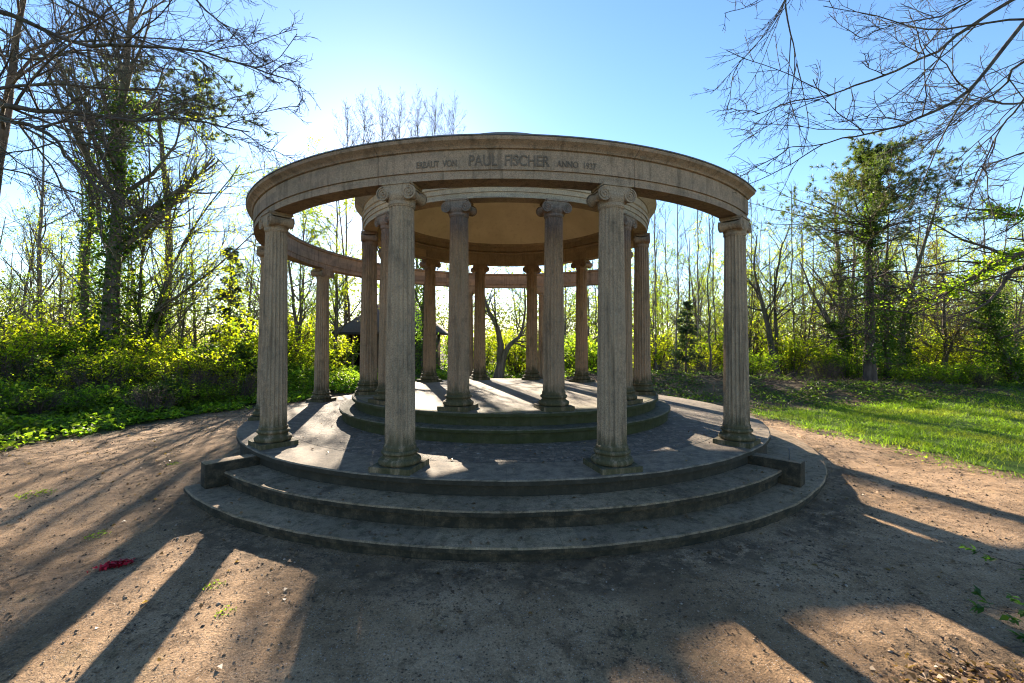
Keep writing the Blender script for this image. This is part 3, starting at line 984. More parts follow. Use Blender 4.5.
def make_bush(name, seed, h, w, mat, n_stem=26, leaf=0.06, per=10, bark=B_twig, droop=0.02, twig_only=False, dens=1.0, aspect=1.5):
    rng = np.random.default_rng(seed)
    root = empty(name)
    P0 = []
    for i in range(n_stem):
        a = rng.uniform(0, 2 * math.pi); rr = rng.uniform(0, 0.28) * w
        b = np.array([rr * math.cos(a), rr * math.sin(a), -0.05])
        out = rng.uniform(0.15, 0.5) * w
        hh = h * rng.uniform(0.55, 1.0) * (1 - 0.25 * out / w)
        P0.append(wobble(resample([b, b + np.array([out * .45 * math.cos(a), out * .45 * math.sin(a), hh * .6]), b + np.array([out * math.cos(a), out * math.sin(a), hh])], 9), 0.012, rng))
    P0 = np.array(P0); R0 = np.tile(np.linspace(0.014, 0.005, 9), (n_stem, 1)) * (h / 1.6)
    sg, lg = Geo(), Geo()
    V, F = tubes(P0, R0, 5); sg.add(V, F)
    P1, R1 = grow(P0, R0, 11, (0.04, 1.0), (0.22, 0.45), (48, 15), 6, 0.16, (0, 0, 0.05), 0.6, rng, 0.004, 0.2)
    V, F = tubes(P1, R1, 3); sg.add(V, F)
    P2, R2 = grow(P1, R1, 4, (0.2, 1.0), (0.4, 0.8), (45, 15), 4, 0.18, (0, 0, 0.03), 0.7, rng, 0.0028, 0.1)
    V, F = tubes(P2, R2, 3); sg.add(V, F)
    part(root, "stems", sg, bark)
    if not twig_only:
        pts, d, _, _ = along(P2, max(1, int(per * dens)), rng, 0.15, 1.0)
        pts = pts + rng.normal(0, 0.025, pts.shape)
        V, F = leaf_cards(pts, leaf, rng, 0.6, aspect, d); lg.add(V, F)
        part(root, "foliage", lg, mat, False)
    return root

def place(root, p, rz=0.0, sc=1.0, label=None, cat=None, group=None, tilt=None):
    root.location = (p[0], p[1], p[2] if len(p) > 2 else float(ground_h(p[0], p[1])))
    root.rotation_euler = (tilt[0] if tilt else 0, tilt[1] if tilt else 0, rz)
    root.scale = (sc, sc, sc)
    tag(root, label, cat, group)
    return root

_used = set()
def spawn(proto, *a, **k):
    """the first call moves the prototype itself, later ones copy the thing with its parts"""
    if proto.name in _used: o = copy_tree(proto)
    else: _used.add(proto.name); o = proto
    for key in ("label", "category", "group"):
        if key in o: del o[key]
    return place(o, *a, **k)
# ------------------------------------------------------------------ conifers
def whorl(T, TR, n, tr, lenfun, elev, rng, npts=9, sag=-0.03, rr=0.3, rmin=0.012, wander=0.06):
    ts = np.sort(rng.uniform(tr[0], tr[1], n))
    C = np.zeros((n, npts, 3)); CR = np.zeros((n, npts))
    k = len(T)
    for q, t in enumerate(ts):
        u = t * (k - 1); i = min(int(u), k - 2); f = u - i
        base = T[i] * (1 - f) + T[i + 1] * f
        a = rng.uniform(0, 2 * math.pi); e = math.radians(elev(t) + rng.normal(0, 14))
        L = lenfun(t, a) * rng.uniform(0.45, 1.15)
        d = np.array([math.cos(a) * math.cos(e), math.sin(a) * math.cos(e), math.sin(e)])
        C[q, 0] = base
        for j in range(1, npts):
            d = d + rng.normal(0, wander, 3) + np.array([0, 0, sag]); d /= np.linalg.norm(d)
            C[q, j] = C[q, j - 1] + d * L / (npts - 1)
        r0 = max(rmin, min(TR[i] * rr, 0.02 * L + 0.006))
        CR[q] = r0 * np.linspace(1, 0.25, npts)
    return C, CR, ts

def make_conifer(name, seed, cp, r0, nb, tr, lenfun, elev, bark, mat, ln, w, per, m2, spread2, ivy=0, ivy_rng=(0.3, 0.9), dead=0, sag=-0.02, tuft_from=0.35, pts_per=3):
    rng = np.random.default_rng(seed)
    root = empty(name)
    T = wobble(resample(cp, 20), 0.02, rng); TR = radii(20, r0, r0 * 0.16)
    g = Geo(); V, F = tubes(T[None], TR[None], 14); g.add(V, F); part(root, "trunk", g, bark)
    bg, ng = Geo(), Geo()
    P1, R1, ts = whorl(T, TR, nb, tr, lenfun, elev, rng, sag=sag)
    V, F = tubes(P1, R1, 6); bg.add(V, F)
    P2, R2 = grow(P1, R1, m2, (0.25, 1.0), spread2, (50, 14), 6, 0.12, (0, 0, 0.02), 0.55, rng, 0.005, 0.12, flat=0.5)
    V, F = tubes(P2, R2, 4); bg.add(V, F)
    P3, R3 = grow(P2, R2, 3, (0.3, 1.0), (0.35, 0.7), (45, 15), 4, 0.12, (0, 0, 0.04), 0.6, rng, 0.004, 0.08, flat=0.4)
    V, F = tubes(P3, R3, 3); bg.add(V, F)
    pts, d, _, _ = along(np.concatenate([P3]), pts_per, rng, tuft_from, 1.0)
    V, F = needles(pts, d, ln, w, rng, per); ng.add(V, F)
    if dead:
        D1, DR1, _ = whorl(T, TR, dead, (0.22, tr[0] + 0.2), lambda t, a: lenfun(0.5, a) * 0.8, lambda t: -4, rng, sag=-0.015, wander=0.1)
        V, F = tubes(D1, DR1 * 0.7, 5); bg.add(V, F)
        D2, DR2 = grow(D1, DR1, 8, (0.15, 1.0), (0.3, 0.6), (48, 14), 6, 0.16, (0, 0, 0.03), 0.5, rng, 0.005, 0.2)
        V, F = tubes(D2, DR2, 3); bg.add(V, F)
        D3, DR3 = grow(D2, DR2, 5, (0.15, 1.0), (0.3, 0.7), (45, 14), 4, 0.18, (0, 0, 0.03), 0.6, rng, 0.0035, 0.1)
        V, F = tubes(D3, DR3, 3); bg.add(V, F)
    part(root, "branches", bg, bark); part(root, "crown", ng, mat, False)
    if ivy:
        ig = Geo()
        pts, d = shell(T[None], TR[None], ivy, rng, 0.14, ivy_rng[0], ivy_rng[1])
        V, F = leaf_cards(pts, 0.08, rng, 0.0, 1.15, d + np.array([0, 0, -0.5])); ig.add(V, F)
        near = P1[:, :4]
        pts, d = shell(near, R1[:, :4], max(4, ivy // 120), rng, 0.10)
        V, F = leaf_cards(pts, 0.075, rng, 0.0, 1.15, d); ig.add(V, F)
        part(root, "ivy", ig, L_ivy, False)
    return root

# ------------------------------------------------------------------ trees on the left
def rel(pts, base):
    return [tuple(Vector(p) - base) for p in pts]

b = foot(108, 13); b.z -= 0.1
t1 = make_tree("ivy_tree", 11, 14, 0.235, ctrl=[rel([b + Vector((0, 0, -.2)), at(114, 250, 13), at(122, 130, 13.1), at(128, 40, 13.3), at(140, -70, 13.5)], b)],
               n1=46, spread=0.25, ang=(50, 14), trop=0.08, t_first=0.20, ivy=5200, ivy_top=0.60, ivy_spread=0.20, m2=9, m3=6, ivy_size=0.09, twigr=0.005)
place(t1, b, label="tall bare tree with its trunk wrapped in ivy, rising from the left thicket", cat="tree")

b = foot(84, 14.5)
t = make_tree("ivy_tree", 12, 9, 0.13, ctrl=[rel([b + Vector((0, 0, -.2)), at(86, 260, 14.5), at(92, 200, 14.6), at(80, 110, 14.8), at(70, 40, 15)], b)],
              n1=18, spread=0.25, t_first=0.4, ivy=2600, ivy_top=0.6, ivy_spread=0.11, ang=(42, 10), trop=0.07)
place(t, b, label="slimmer ivy clad tree just left of the tall ivy tree", cat="tree")

b = foot(150, 13.5)
t = make_tree("multi_stemmed_tree", 13, 8, 0.075, stems=4, ctrl=[
    rel([b, at(160, 300, 13.5), at(185, 240, 13.2), at(240, 165, 12.8)], b),
    rel([b, at(140, 290, 13.6), at(146, 220, 13.9), at(150, 120, 14.2)], b),
    rel([b, at(150, 320, 13.4), at(200, 285, 13.0), at(262, 225, 12.6)], b),
    rel([b, at(162, 310, 13.8), at(168, 240, 14.3), at(196, 130, 14.8)], b)],
    n1=20, spread=0.34, t_first=0.15, ang=(40, 13), trop=0.045, leaf_mat=L_yell, leaf_per=3, leaf_size=0.05, m2=8, m3=5, ivy=700, ivy_top=0.4, ivy_spread=0.06)
place(t, b, label="many stemmed bare tree whose boughs arch right towards the temple", cat="tree")

b = foot(-38, 8.5)
t = make_tree("leaning_tree", 14, 9, 0.13, ctrl=[rel([b + Vector((0, 0, -.2)), at(-20, 250, 8.4), at(4, 140, 8.3), at(16, 60, 8.2), at(30, -30, 8.2), at(50, -140, 8.2)], b)],
              n1=16, spread=0.26, t_first=0.35, bark=B_brown, ang=(52, 12), trop=0.03)
place(t, b, label="leaning brown trunked tree cut by the left edge of the photo", cat="tree")

b = foot(165, 23)
t = make_conifer("flat_topped_pine", 15, rel([b, at(168, 230, 23), at(160, 130, 23), at(158, 92, 23)], b), 0.24, 40, (0.80, 1.0),
                 lambda t_, a: 4.6 * (0.55 + 0.45 * math.cos(a) ** 2), lambda t_: 4, B_red, L_pine, 0.22, 0.018, 7, 6, (0.22, 0.4), ivy=1200, ivy_rng=(0.1, 0.8), sag=0.0)
place(t, b, label="dark flat topped pine high behind the ivy clad tree", cat="tree")

b = foot(228, 16.5)
fir_len = lambda t_, a: 0.25 + 1.15 * (1 - t_)
t = make_conifer("spruce", 16, [(0, 0, -.1), (0.03, 0, 2), (0.0, 0.03, 4.75)], 0.09, 90, (0.12, 0.99), fir_len, lambda t_: 25 - 35 * (1 - t_), B_brown, L_fir, 0.07, 0.006, 7, 9, (0.28, 0.5), sag=-0.03, tuft_from=0.0, pts_per=4)
FIR = t
spawn(FIR, b, 0, 1.0, "dark young spruce with a pointed top, left of the temple", "spruce")
spawn(FIR, foot(686, 15.2), 1.3, 0.60, "small bluish spruce standing on the twiggy bank right of the temple", "spruce", tilt=(0.02, 0.0))

# spring-leaved trees and bare trees behind
SPR = make_tree("spring_tree", 21, 8.5, 0.12, n1=20, spread=0.30, t_first=0.25, ang=(48, 12), trop=0.05, leaf_mat=L_yell, leaf_per=8, leaf_size=0.07, bark=B_dark, m2=8, m3=5)
SPR2 = make_tree("spring_tree", 22, 7.5, 0.10, n1=18, spread=0.34, t_first=0.2, ang=(50, 14), trop=0.03, leaf_mat=L_green, leaf_per=4, leaf_size=0.07, bark=B_dark, m2=7, m3=4, lean=(0.8, 0), stems=2)
BARE = make_tree("bare_tree", 23, 11, 0.13, n1=26, spread=0.24, t_first=0.22, ang=(40, 10), trop=0.07, bark=B_grey, m2=8, m3=6)
BARE2 = make_tree("bare_tree", 24, 10, 0.10, n1=24, spread=0.30, t_first=0.18, ang=(48, 12), trop=0.04, bark=B_brown, m2=8, m3=6, lean=(0.9, 0.3))
SLIM = make_tree("slim_tree", 25, 9, 0.055, n1=16, spread=0.15, t_first=0.3, ang=(30, 9), trop=0.10, bark=B_grey, m2=6, m3=3, wob=0.03)
SLIM2 = make_tree("slim_tree", 26, 8, 0.05, n1=15, spread=0.18, t_first=0.25, ang=(36, 9), trop=0.08, bark=B_dark, m2=6, m3=3, wob=0.035, lean=(0.5, 0.2), leaf_mat=L_yell, leaf_per=1, leaf_size=0.04)
POP = make_tree("poplar", 27, 19, 0.16, n1=36, spread=0.17, t_first=0.72, ang=(33, 11), trop=0.10, bark=B_grey, m2=7, m3=3, twigr=0.008)

spawn(SPR, foot(336, 18.5), 0.5, 1.0, "yellow leaved spring tree seen under the ring beside the shed", "tree")
spawn(SPR2, foot(300, 15.5), 2.2, 0.95, "green budding tree seen between the two left rear columns", "tree")
spawn(BARE2, foot(352, 24), 3.4, 1.1, "bare spreading tree whose crown fills the gap under the left ring", "tree")
spawn(BARE, foot(36, 17.5), 1.0, 1.0, "grey bare tree deep in the thicket left of the ivy trees", "tree")
spawn(BARE, foot(262, 27), 2.6, 1.15, "tall grey bare tree far behind the young spruce", "tree")
for px, d, rz, s in ((345, 37, .7, 1.08), (362, 36, 0, 1.09), (380, 38, 1.4, 1.16), (398, 36, 3.3, 1.09), (416, 37, 2.7, 1.13), (434, 36, 5.1, 1.10), (452, 39, 4.0, 1.17)):
    spawn(POP, foot(px, d), rz, s, "tall bare poplar whose twig tips show above the ring entablature", "poplar", "poplars behind the temple")

for pr, px, d, rz, s_, lab in ((BARE2, 15, 20, .5, .9, "bare spreading tree behind the saplings, farthest left"), (BARE, 78, 22, 1.6, .95, "grey bare tree directly behind the slimmer ivy clad tree"), (BARE2, 140, 21, 2.8, 1.0, "bare spreading tree behind the many stemmed tree"), (BARE2, 195, 19, 4.4, .85, "bare spreading tree left of the young spruce"), (BARE2, 244, 22, 5.6, .85, "bare spreading tree right of the young spruce"), (BARE2, -40, 16, 3.0, .8, "bare spreading tree past the left edge, boughs reaching in")):
    spawn(pr, foot(px, d), rz, s_, lab, "tree")
for pr, px, d, rz, s_, lab in ((BARE2, 700, 22, 2.2, .75, "bare spreading tree behind the slim trees, right of the bluish spruce"), (BARE2, 758, 24, .4, .85, "bare spreading tree behind the curved double trunk"), (BARE2, 825, 20, 5.3, .8, "bare spreading tree behind the pale branching tree"), (BARE2, 880, 19, 1.9, .75, "bare spreading tree behind the two ivy trunks"), (BARE2, 935, 21, 3.7, .8, "bare spreading tree behind the russet tree"), (BARE2, 990, 19, 4.8, .75, "bare spreading tree behind the ivy mound")):
    spawn(pr, foot(px, d), rz, s_, lab, "tree")

# thin saplings at the far left
for px, d, rz, s in ((8, 15, 0, .62), (22, 14.5, 1.1, .58), (33, 15.5, 2.3, .66), (47, 15, 3.3, .6), (58, 16, 4.4, .62), (70, 15.4, 5.2, .55)):
    spawn(SLIM2, foot(px, d), rz, s, "thin dark sapling in the row left of the ivy trees", "sapling", "saplings at the far left")

blocker_tree = make_tree("bare_tree", 28, 9.0, 0.22, n1=22, spread=0.22, t_first=0.5, ang=(42, 10), trop=0.06, bark=B_dark, m2=7, m3=4)  # added tree: its trunk blocks a strip of sunlight passing between the columns
spawn(blocker_tree, foot(383.5, 18.3), 0.0, 1.0, "bare tree added to block a strip of sun, largely hidden behind the front left column", "tree")
# crooked tree seen through the middle of the temple
b = foot(498, 16)
t = make_tree("crooked_tree", 31, 6, 0.16, stems=2, ctrl=[
    rel([b + Vector((0, 0, -.1)), at(501, 352, 16), at(499, 330, 16), at(489, 308, 16), at(482, 285, 16.2), at(488, 240, 16.4)], b),
    rel([b, at(503, 352, 16), at(513, 336, 16), at(522, 318, 16.2), at(524, 270, 16.4)], b)],
    n1=13, spread=0.30, t_first=0.4, ang=(48, 12), leaf_mat=L_yell, leaf_per=2, leaf_size=0.05, wob=0.03)
place(t, b, label="crooked dark tree seen through the middle of the temple", cat="tree")
b = foot(425, 17.5)
t = make_tree("ivy_tree", 32, 7.5, 0.16, n1=14, spread=0.25, t_first=0.4, ivy=3600, ivy_top=0.85, ivy_spread=0.2, ang=(45, 12))
place(t, b, label="dark ivy clad tree seen left of the shed roof between columns", cat="tree")

# ------------------------------------------------------------------ trees on the right
for n_, (pr, px, d, rz, s) in enumerate(((SLIM, 657, 18, 0, .95), (SLIM2, 668, 20, 1.0, .98), (SLIM, 676, 17, 2.0, .90), (SLIM, 697, 19, 3.1, 1.0), (SLIM2, 709, 17.5, 4.0, .95), (SLIM, 716, 21, 5.2, 1.05))):
    spawn(pr, foot(px, d), rz, s, "slim bare tree in the wood between the dome columns and the rightmost column", "tree", "slim trees behind the twiggy bank")
for px, d, rz, s in ((742, 18, .6, .95), (750, 21, 2.2, 1.05), (793, 19, 3.6, .95), (806, 22, 4.9, .9)):
    spawn(SLIM, foot(px, d), rz, s, "slim bare tree right of the rightmost column and left of the pine", "tree", "slim trees left of the pine")
spawn(BARE2, foot(660, 25), 1.2, .95, "bare spreading tree behind the slim trees beside the dome", "tree")

b = foot(776, 18)
t = make_tree("curved_tree", 41, 7, 0.15, stems=2, ctrl=[
    rel([b, at(768, 335, 18), at(760, 305, 18), at(754, 270, 18.2), at(757, 235, 18.4)], b),
    rel([b, at(776, 330, 18), at(774, 295, 17.8), at(779, 255, 17.6), at(790, 225, 17.5)], b)],
    n1=15, spread=0.28, t_first=0.3, leaf_mat=L_yell, leaf_per=1, leaf_size=0.05)
place(t, b, label="curved double trunked tree leaning left, right of the rightmost column", cat="tree")

b = foot(838, 17.5)
t = make_tree("branching_tree", 42, 8, 0.17, stems=3, ctrl=[
    rel([b, at(842, 330, 17.5), at(840, 270, 17.5), at(836, 225, 17.6), at(838, 190, 17.8)], b),
    rel([b, at(846, 345, 17.4), at(832, 325, 17.2), at(815, 300, 17.0), at(800, 262, 16.8)], b),
    rel([b, at(840, 340, 17.6), at(852, 290, 17.8), at(853, 240, 18), at(846, 200, 18)], b)],
    n1=16, spread=0.30, t_first=0.3, leaf_mat=L_yell, leaf_per=1, leaf_size=0.05, ivy=1500, ivy_top=0.55, ivy_spread=0.09, bark=B_grey, trop=0.02)
place(t, b, label="pale branching tree with leaning stems just left of the pine", cat="tree")

b = foot(869, 14.7)
pine_len = lambda t_, a: (0.5 + 3.0 * max(0.0, 1 - (max(0.0, t_ - 0.56) / 0.46) ** 1.25)) * (1.08 if math.cos(a) < 0 else 1.0)
t = make_conifer("pine", 43, rel([b + Vector((0, 0, -.2)), at(870, 330, 14.7), at(871, 250, 14.7), at(876, 205, 14.7), at(873, 152, 14.7)], b), 0.19, 92, (0.50, 0.995), pine_len, lambda t_: 6 + 40 * (t_ - 0.56), B_red, L_pine, 0.115, 0.007, 10, 7, (0.25, 0.45), ivy=3000, ivy_rng=(0.12, 0.85), dead=40, sag=0.0, tuft_from=0.25, pts_per=3)
place(t, b, label="tall pine with a reddish trunk and ragged evergreen crown at the lawn edge", cat="pine")

b = foot(888, 15.8)
t = make_tree("ivy_trunk_tree", 44, 6.5, 0.13, ctrl=[rel([b, at(886, 330, 15.8), at(888, 270, 15.8), at(890, 205, 16)], b)], n1=14, spread=0.3, t_first=0.4, ivy=3300, ivy_top=0.7, ivy_spread=0.13, ang=(55, 12), trop=0.02)
place(t, b, label="upright ivy smothered trunk immediately right of the pine", cat="tree")
b = foot(901, 16.6)
t = make_tree("ivy_trunk_tree", 45, 7, 0.16, ctrl=[rel([b, at(902, 340, 16.6), at(912, 290, 16.6), at(930, 230, 16.8), at(940, 190, 17)], b)], n1=16, spread=0.34, t_first=0.32, ivy=3300, ivy_top=0.5, ivy_spread=0.15, ang=(55, 12), trop=0.02)
place(t, b, label="ivy covered tree leaning right, second from the pine", cat="tree")
b = foot(990, 15.5)
t = make_tree("ivy_trunk_tree", 46, 5, 0.14, ctrl=[rel([b + Vector((.9, 0, 0)), at(1002, 350, 15.5), at(990, 315, 15.5), at(984, 290, 15.5)], b)], n1=14, spread=0.5, t_first=0.3, ivy=4200, ivy_top=0.98, ivy_spread=0.26, ang=(60, 12), trop=0.0)
place(t, b, label="dark ivy mound on a leaning trunk at the far right", cat="tree")
b = foot(945, 17)
t = make_tree("russet_tree", 47, 5.0, 0.12, n1=18, spread=0.36, t_first=0.2, leaf_mat=mat_leaf("russet_leaf", (0.10, 0.065, 0.03), (0.14, 0.10, 0.03), 0.4, (0.07, 0.09, 0.02)), leaf_per=4, leaf_size=0.07, bark=B_dark)
place(t, b, label="russet budding tree between the leaning ivy tree and the ivy mound", cat="tree")
spawn(SPR, foot(815, 24), 1.0, .9, "yellow budding tree in the wood behind the pale branching tree", "tree")
spawn(SPR, foot(925, 23), 2.0, .85, "yellow budding tree in the wood behind the leaning ivy tree", "tree")
spawn(SPR2, foot(1015, 20), 3.0, .9, "green budding tree behind the ivy mound at the far right", "tree")
spawn(SPR, foot(560, 24), 4.2, .95, "yellow budding tree seen through the temple right of the crooked tree", "tree")
spawn(SPR2, foot(596, 18), 5.0, .85, "green budding tree seen through the temple beside the front right column", "tree")
spawn(SPR, foot(462, 26), 5.5, .95, "yellow budding tree seen through the temple left of the crooked tree", "tree")

for px, d, rz, s_, lab in ((640, 22, 1.1, .8, "yellow leaved young tree behind the slim trees, nearest the dome"), (690, 23.5, 2.2, .85, "yellow leaved young tree behind the bluish spruce"), (735, 21, 3.0, .7, "yellow leaved young tree straight behind the rightmost column"),
        (770, 23, 4.1, .8, "yellow leaved young tree behind the curved double trunk"), (865, 21, 5.0, .75, "yellow leaved young tree directly behind the pine trunk"), (895, 22.5, .4, .8, "yellow leaved young tree behind the two ivy trunks"), (960, 20, 1.7, .7, "yellow leaved young tree behind the russet tree"), (1005, 24, 2.9, .8, "yellow leaved young tree behind the ivy mound")):
    spawn(SPR, foot(px, d), rz, s_, lab, "tree")
for px, d, rz, s_, lab in ((-15, 13.5, .3, .72, "green budding tree at the left edge behind the bushes"), (60, 19, 1.5, .8, "green budding tree behind the thin saplings"), (128, 17, 2.4, .8, "green budding tree behind the tall ivy tree, to its right"), (182, 16, 3.9, .7, "green budding tree left of the young spruce")):
    spawn(SPR2 if px % 4 else SPR, foot(px, d), rz, s_, lab.replace("green", "leafy"), "tree")

for px, d, rz, s_, lab in ((655, 18.5, .4, .62, "leafy green young tree at the back of the bank, closest to the dome columns"), (700, 20.5, 1.9, .7, "leafy green young tree behind the bluish spruce, to its right"), (748, 20, 3.3, .66, "leafy green young tree showing right of the rightmost column"), (805, 19.5, 4.2, .7, "leafy green young tree between the curved tree and the pale branching tree"), (855, 19, 5.3, .66, "leafy green young tree tucked left of the pine trunk"), (918, 19.5, .9, .7, "leafy green young tree right of the leaning ivy tree"), (975, 18.5, 2.6, .62, "leafy green young tree beside the ivy mound")):
    spawn(SPR2, foot(px, d), rz, s_, lab, "tree")

# far trees that close the wood: all alike from here
rng = np.random.default_rng(77)
far = [(-70, 26), (-20, 30), (10, 34), (62, 28), (98, 36), (130, 30), (180, 33), (225, 38), (285, 34), (318, 40), (480, 42), (540, 38), (590, 33), (640, 36), (664, 30), (690, 40), (725, 33), (760, 38),
       (788, 31), (822, 40), (850, 34), (880, 28), (905, 36), (940, 32), (962, 40), (985, 29), (1010, 35), (1045, 31), (1090, 36),
       (25, 39), (80, 33), (115, 41), (155, 37), (205, 31), (250, 33), (302, 31), (345, 33), (452, 34), (500, 36), (520, 31), (565, 35), (610, 40), (652, 31), (678, 34), (708, 37), (742, 30), (775, 35), (806, 32), (836, 29), (866, 38), (893, 33), (922, 30), (952, 34), (975, 33), (1000, 31), (1028, 36)]
for i, (px, d) in enumerate(far):
    pr = (BARE, SPR, BARE2, SLIM, SPR2)[i % 5]
    left = px < 330; mid = 330 <= px < 640
    spawn(pr, foot(px, d), float(rng.uniform(0, 6.28)), float(rng.uniform(.85, 1.15)),
          "distant thin tree closing the wood " + ("behind the left thicket" if left else "seen through the temple" if mid else "beyond the lawn and bank"), "tree",
          "distant trees " + ("on the left" if left else "behind the temple" if mid else "on the right"))

# ------------------------------------------------------------------ overhanging boughs of two trees outside the frame
def bough_tree(name, seed, trunk_pts, r0, boughs, bark, label, m1=13, m2=8, m3=5, trop=0.0, len1=(0.16, 0.34), leafmat=None, ivy_idx=(), rt=0.0036, thin=0.55):
    rng = np.random.default_rng(seed)
    b = Vector(trunk_pts[0]); root = empty(name)
    T = wobble(resample(rel(trunk_pts, b), 16), 0.03, rng); TR = radii(16, r0, r0 * 0.4)
    g = Geo(); V, F = tubes(T[None], TR[None], 14); g.add(V, F); part(root, "trunk", g, bark)
    ig = Geo()
    for q, (pts, ra, rb, dens) in enumerate(boughs):
        bg = Geo(); ra *= thin
        P = wobble(resample(rel(pts, b), 22), 0.02, rng)[None]; Rr = (rb + (ra - rb) * (1 - np.linspace(0, 1, 22)) ** 1.3)[None]
        V, F = tubes(P, Rr, 8); bg.add(V, F)
        P1, R1 = grow(P, Rr, int(m1 * dens), (0.22, 0.99), len1, (36, 10), 12, 0.075, (0, 0, trop), 0.55, rng, 0.008, 0.5, flat=0.35)
        V, F = tubes(P1, R1, 5); bg.add(V, F)
        P2, R2 = grow(P1, R1, m2, (0.12, 1.0), (0.3, 0.55), (40, 12), 8, 0.10, (0, 0, trop), 0.6, rng, 0.0052, 0.25, flat=0.3)
        V, F = tubes(P2, R2, 4); bg.add(V, F)
        P3, R3 = grow(P2, R2, m3, (0.12, 1.0), (0.25, 0.6), (42, 14), 5, 0.13, (0, 0, trop + 0.02), 0.65, rng, rt, 0.10, 0.4, flat=0.2)
        V, F = tubes(P3, R3, 3); bg.add(V, F)
        part(root, "bough", bg, bark)
        if q in ivy_idx:
            pts_, d_ = shell(P, Rr, 1500, rng, 0.10, 0.0, 0.75)
            V, F = leaf_cards(pts_, 0.07, rng, 0.0, 1.2, d_); ig.add(V, F)
            pts_, d_, _, _ = along(P1, 30, rng, 0.1, 0.9)
            V, F = leaf_cards(pts_ + rng.normal(0, .06, pts_.shape), 0.06, rng, 0.3, 1.4, d_); ig.add(V, F)
    if ig.v: part(root, "ivy", ig, L_green, False)
    place(root, b, label=label, cat="tree")
    return root

def L(*a):
    out = []
    for x, y, d in a:
        if x > 0 and x < 512: x -= 42 * min(1, x / 300)
        elif x < 1024 and x > 512: x += 42 * min(1, (1024 - x) / 330)
        out.append(at(x, y, d))
    return out
fl = foot(-330, 6.5)
bough_tree("overhanging_tree", 51, [fl + Vector((0, 0, -.3)), at(-325, 150, 6.4), at(-318, -80, 6.4), at(-300, -400, 6.3)], 0.42, [
    (L((-322, 20, 6.4), (-120, -10, 6.3), (0, 7, 6.2), (50, 25, 6.2), (115, 38, 6.2), (170, 43, 6.2), (235, 48, 6.3), (300, 68, 6.4), (338, 82, 6.5)), 0.085, 0.008, 1.25),
    (L((-322, 120, 6.4), (-110, 92, 6.0), (0, 106, 5.8), (60, 110, 5.7), (150, 117, 5.6), (230, 121, 5.6), (290, 132, 5.7)), 0.10, 0.008, 1.2),
    (L((-322, 150, 6.4), (-100, 85, 6.8), (0, 90, 6.9), (60, 87, 7.0), (130, 95, 7.1), (200, 96, 7.2), (262, 110, 7.3)), 0.07, 0.007, 1.0),
    (L((-322, 160, 6.3), (-80, 95, 5.2), (8, 116, 5.0), (60, 140, 4.9), (92, 170, 4.9), (128, 206, 5.0)), 0.075, 0.008, 0.9),
    (L((-318, -60, 6.4), (-100, -90, 6.9), (20, -50, 7.0), (70, 0, 7.0), (110, 18, 7.0), (160, 40, 7.1), (220, 55, 7.2), (270, 85, 7.3)), 0.075, 0.007, 1.1),
    (L((-318, -120, 6.3), (-40, -140, 7.4), (120, -75, 7.6), (210, -15, 7.7), (252, 20, 7.7), (292, 52, 7.8)), 0.08, 0.008, 1.1),
    (L((-322, 60, 6.4), (-110, 40, 7.4), (0, 52, 7.7), (45, 53, 7.8), (95, 48, 8.0), (160, 62, 8.1), (228, 72, 8.2)), 0.06, 0.007, 1.0),
    (L((-324, 200, 6.4), (-120, 150, 7.5), (0, 168, 7.8), (60, 185, 8.0), (110, 200, 8.2)), 0.05, 0.007, 0.9),
], B_bough, "overhanging tree whose dark boughs sweep in across the upper left sky", m1=15, m2=9, m3=5, len1=(0.13, 0.29))

fr = foot(1330, 6.2)
bough_tree("overhanging_tree", 52, [fr + Vector((0, 0, -.3)), at(1322, 120, 6.2), at(1315, -120, 6.2), at(1300, -420, 6.2)], 0.40, [
    (L((1316, -90, 6.2), (1120, -60, 6.0), (1011, 0, 5.9), (950, 32, 5.8), (917, 52, 5.8), (850, 77, 5.7), (810, 90, 5.7), (760, 99, 5.7), (712, 116, 5.7)), 0.062, 0.005, 0.85),
    (L((1318, 0, 6.2), (1120, -30, 5.6), (1024, 15, 5.4), (973, 67, 5.3), (940, 96, 5.3), (900, 115, 5.2), (870, 128, 5.2), (827, 138, 5.2), (784, 146, 5.2), (740, 150, 5.2)), 0.062, 0.005, 0.85),
    (L((1320, 40, 6.2), (1130, 10, 6.4), (1024, 58, 6.5), (1000, 80, 6.6), (973, 100, 6.7), (945, 120, 6.7), (905, 152, 6.8)), 0.05, 0.006, 1.0),
    (L((1310, -260, 6.2), (1100, -260, 6.0), (900, -150, 6.0), (800, -60, 6.0), (757, -8, 6.0), (757, 30, 6.0), (764, 62, 6.0), (757, 96, 6.0)), 0.06, 0.004, 0.55),
    (L((1312, -230, 6.2), (1050, -210, 6.6), (850, -110, 6.7), (770, -40, 6.7), (738, 20, 6.7), (690, 68, 6.7)), 0.055, 0.004, 0.5),
    (L((1320, 60, 6.2), (1120, 85, 7.0), (1024, 100, 7.2), (980, 98, 7.3), (940, 106, 7.4), (890, 112, 7.5)), 0.05, 0.006, 1.0),
    (L((1318, -40, 6.2), (1110, -50, 7.4), (1000, -15, 7.6), (940, 10, 7.7), (880, 22, 7.8), (830, 40, 7.9)), 0.055, 0.006, 1.1),
    (L((1322, 110, 6.2), (1120, 130, 7.6), (1024, 150, 8.0), (975, 168, 8.2), (930, 190, 8.4)), 0.045, 0.006, 1.0),
    (L((1320, 90, 6.2), (1130, 60, 5.0), (1040, 90, 4.8), (1000, 130, 4.8), (968, 175, 4.8)), 0.04, 0.005, 0.7),
], B_bough, "overhanging tree whose fine bare boughs fan in across the upper right sky", m1=11, m2=7, m3=5, len1=(0.13, 0.30))

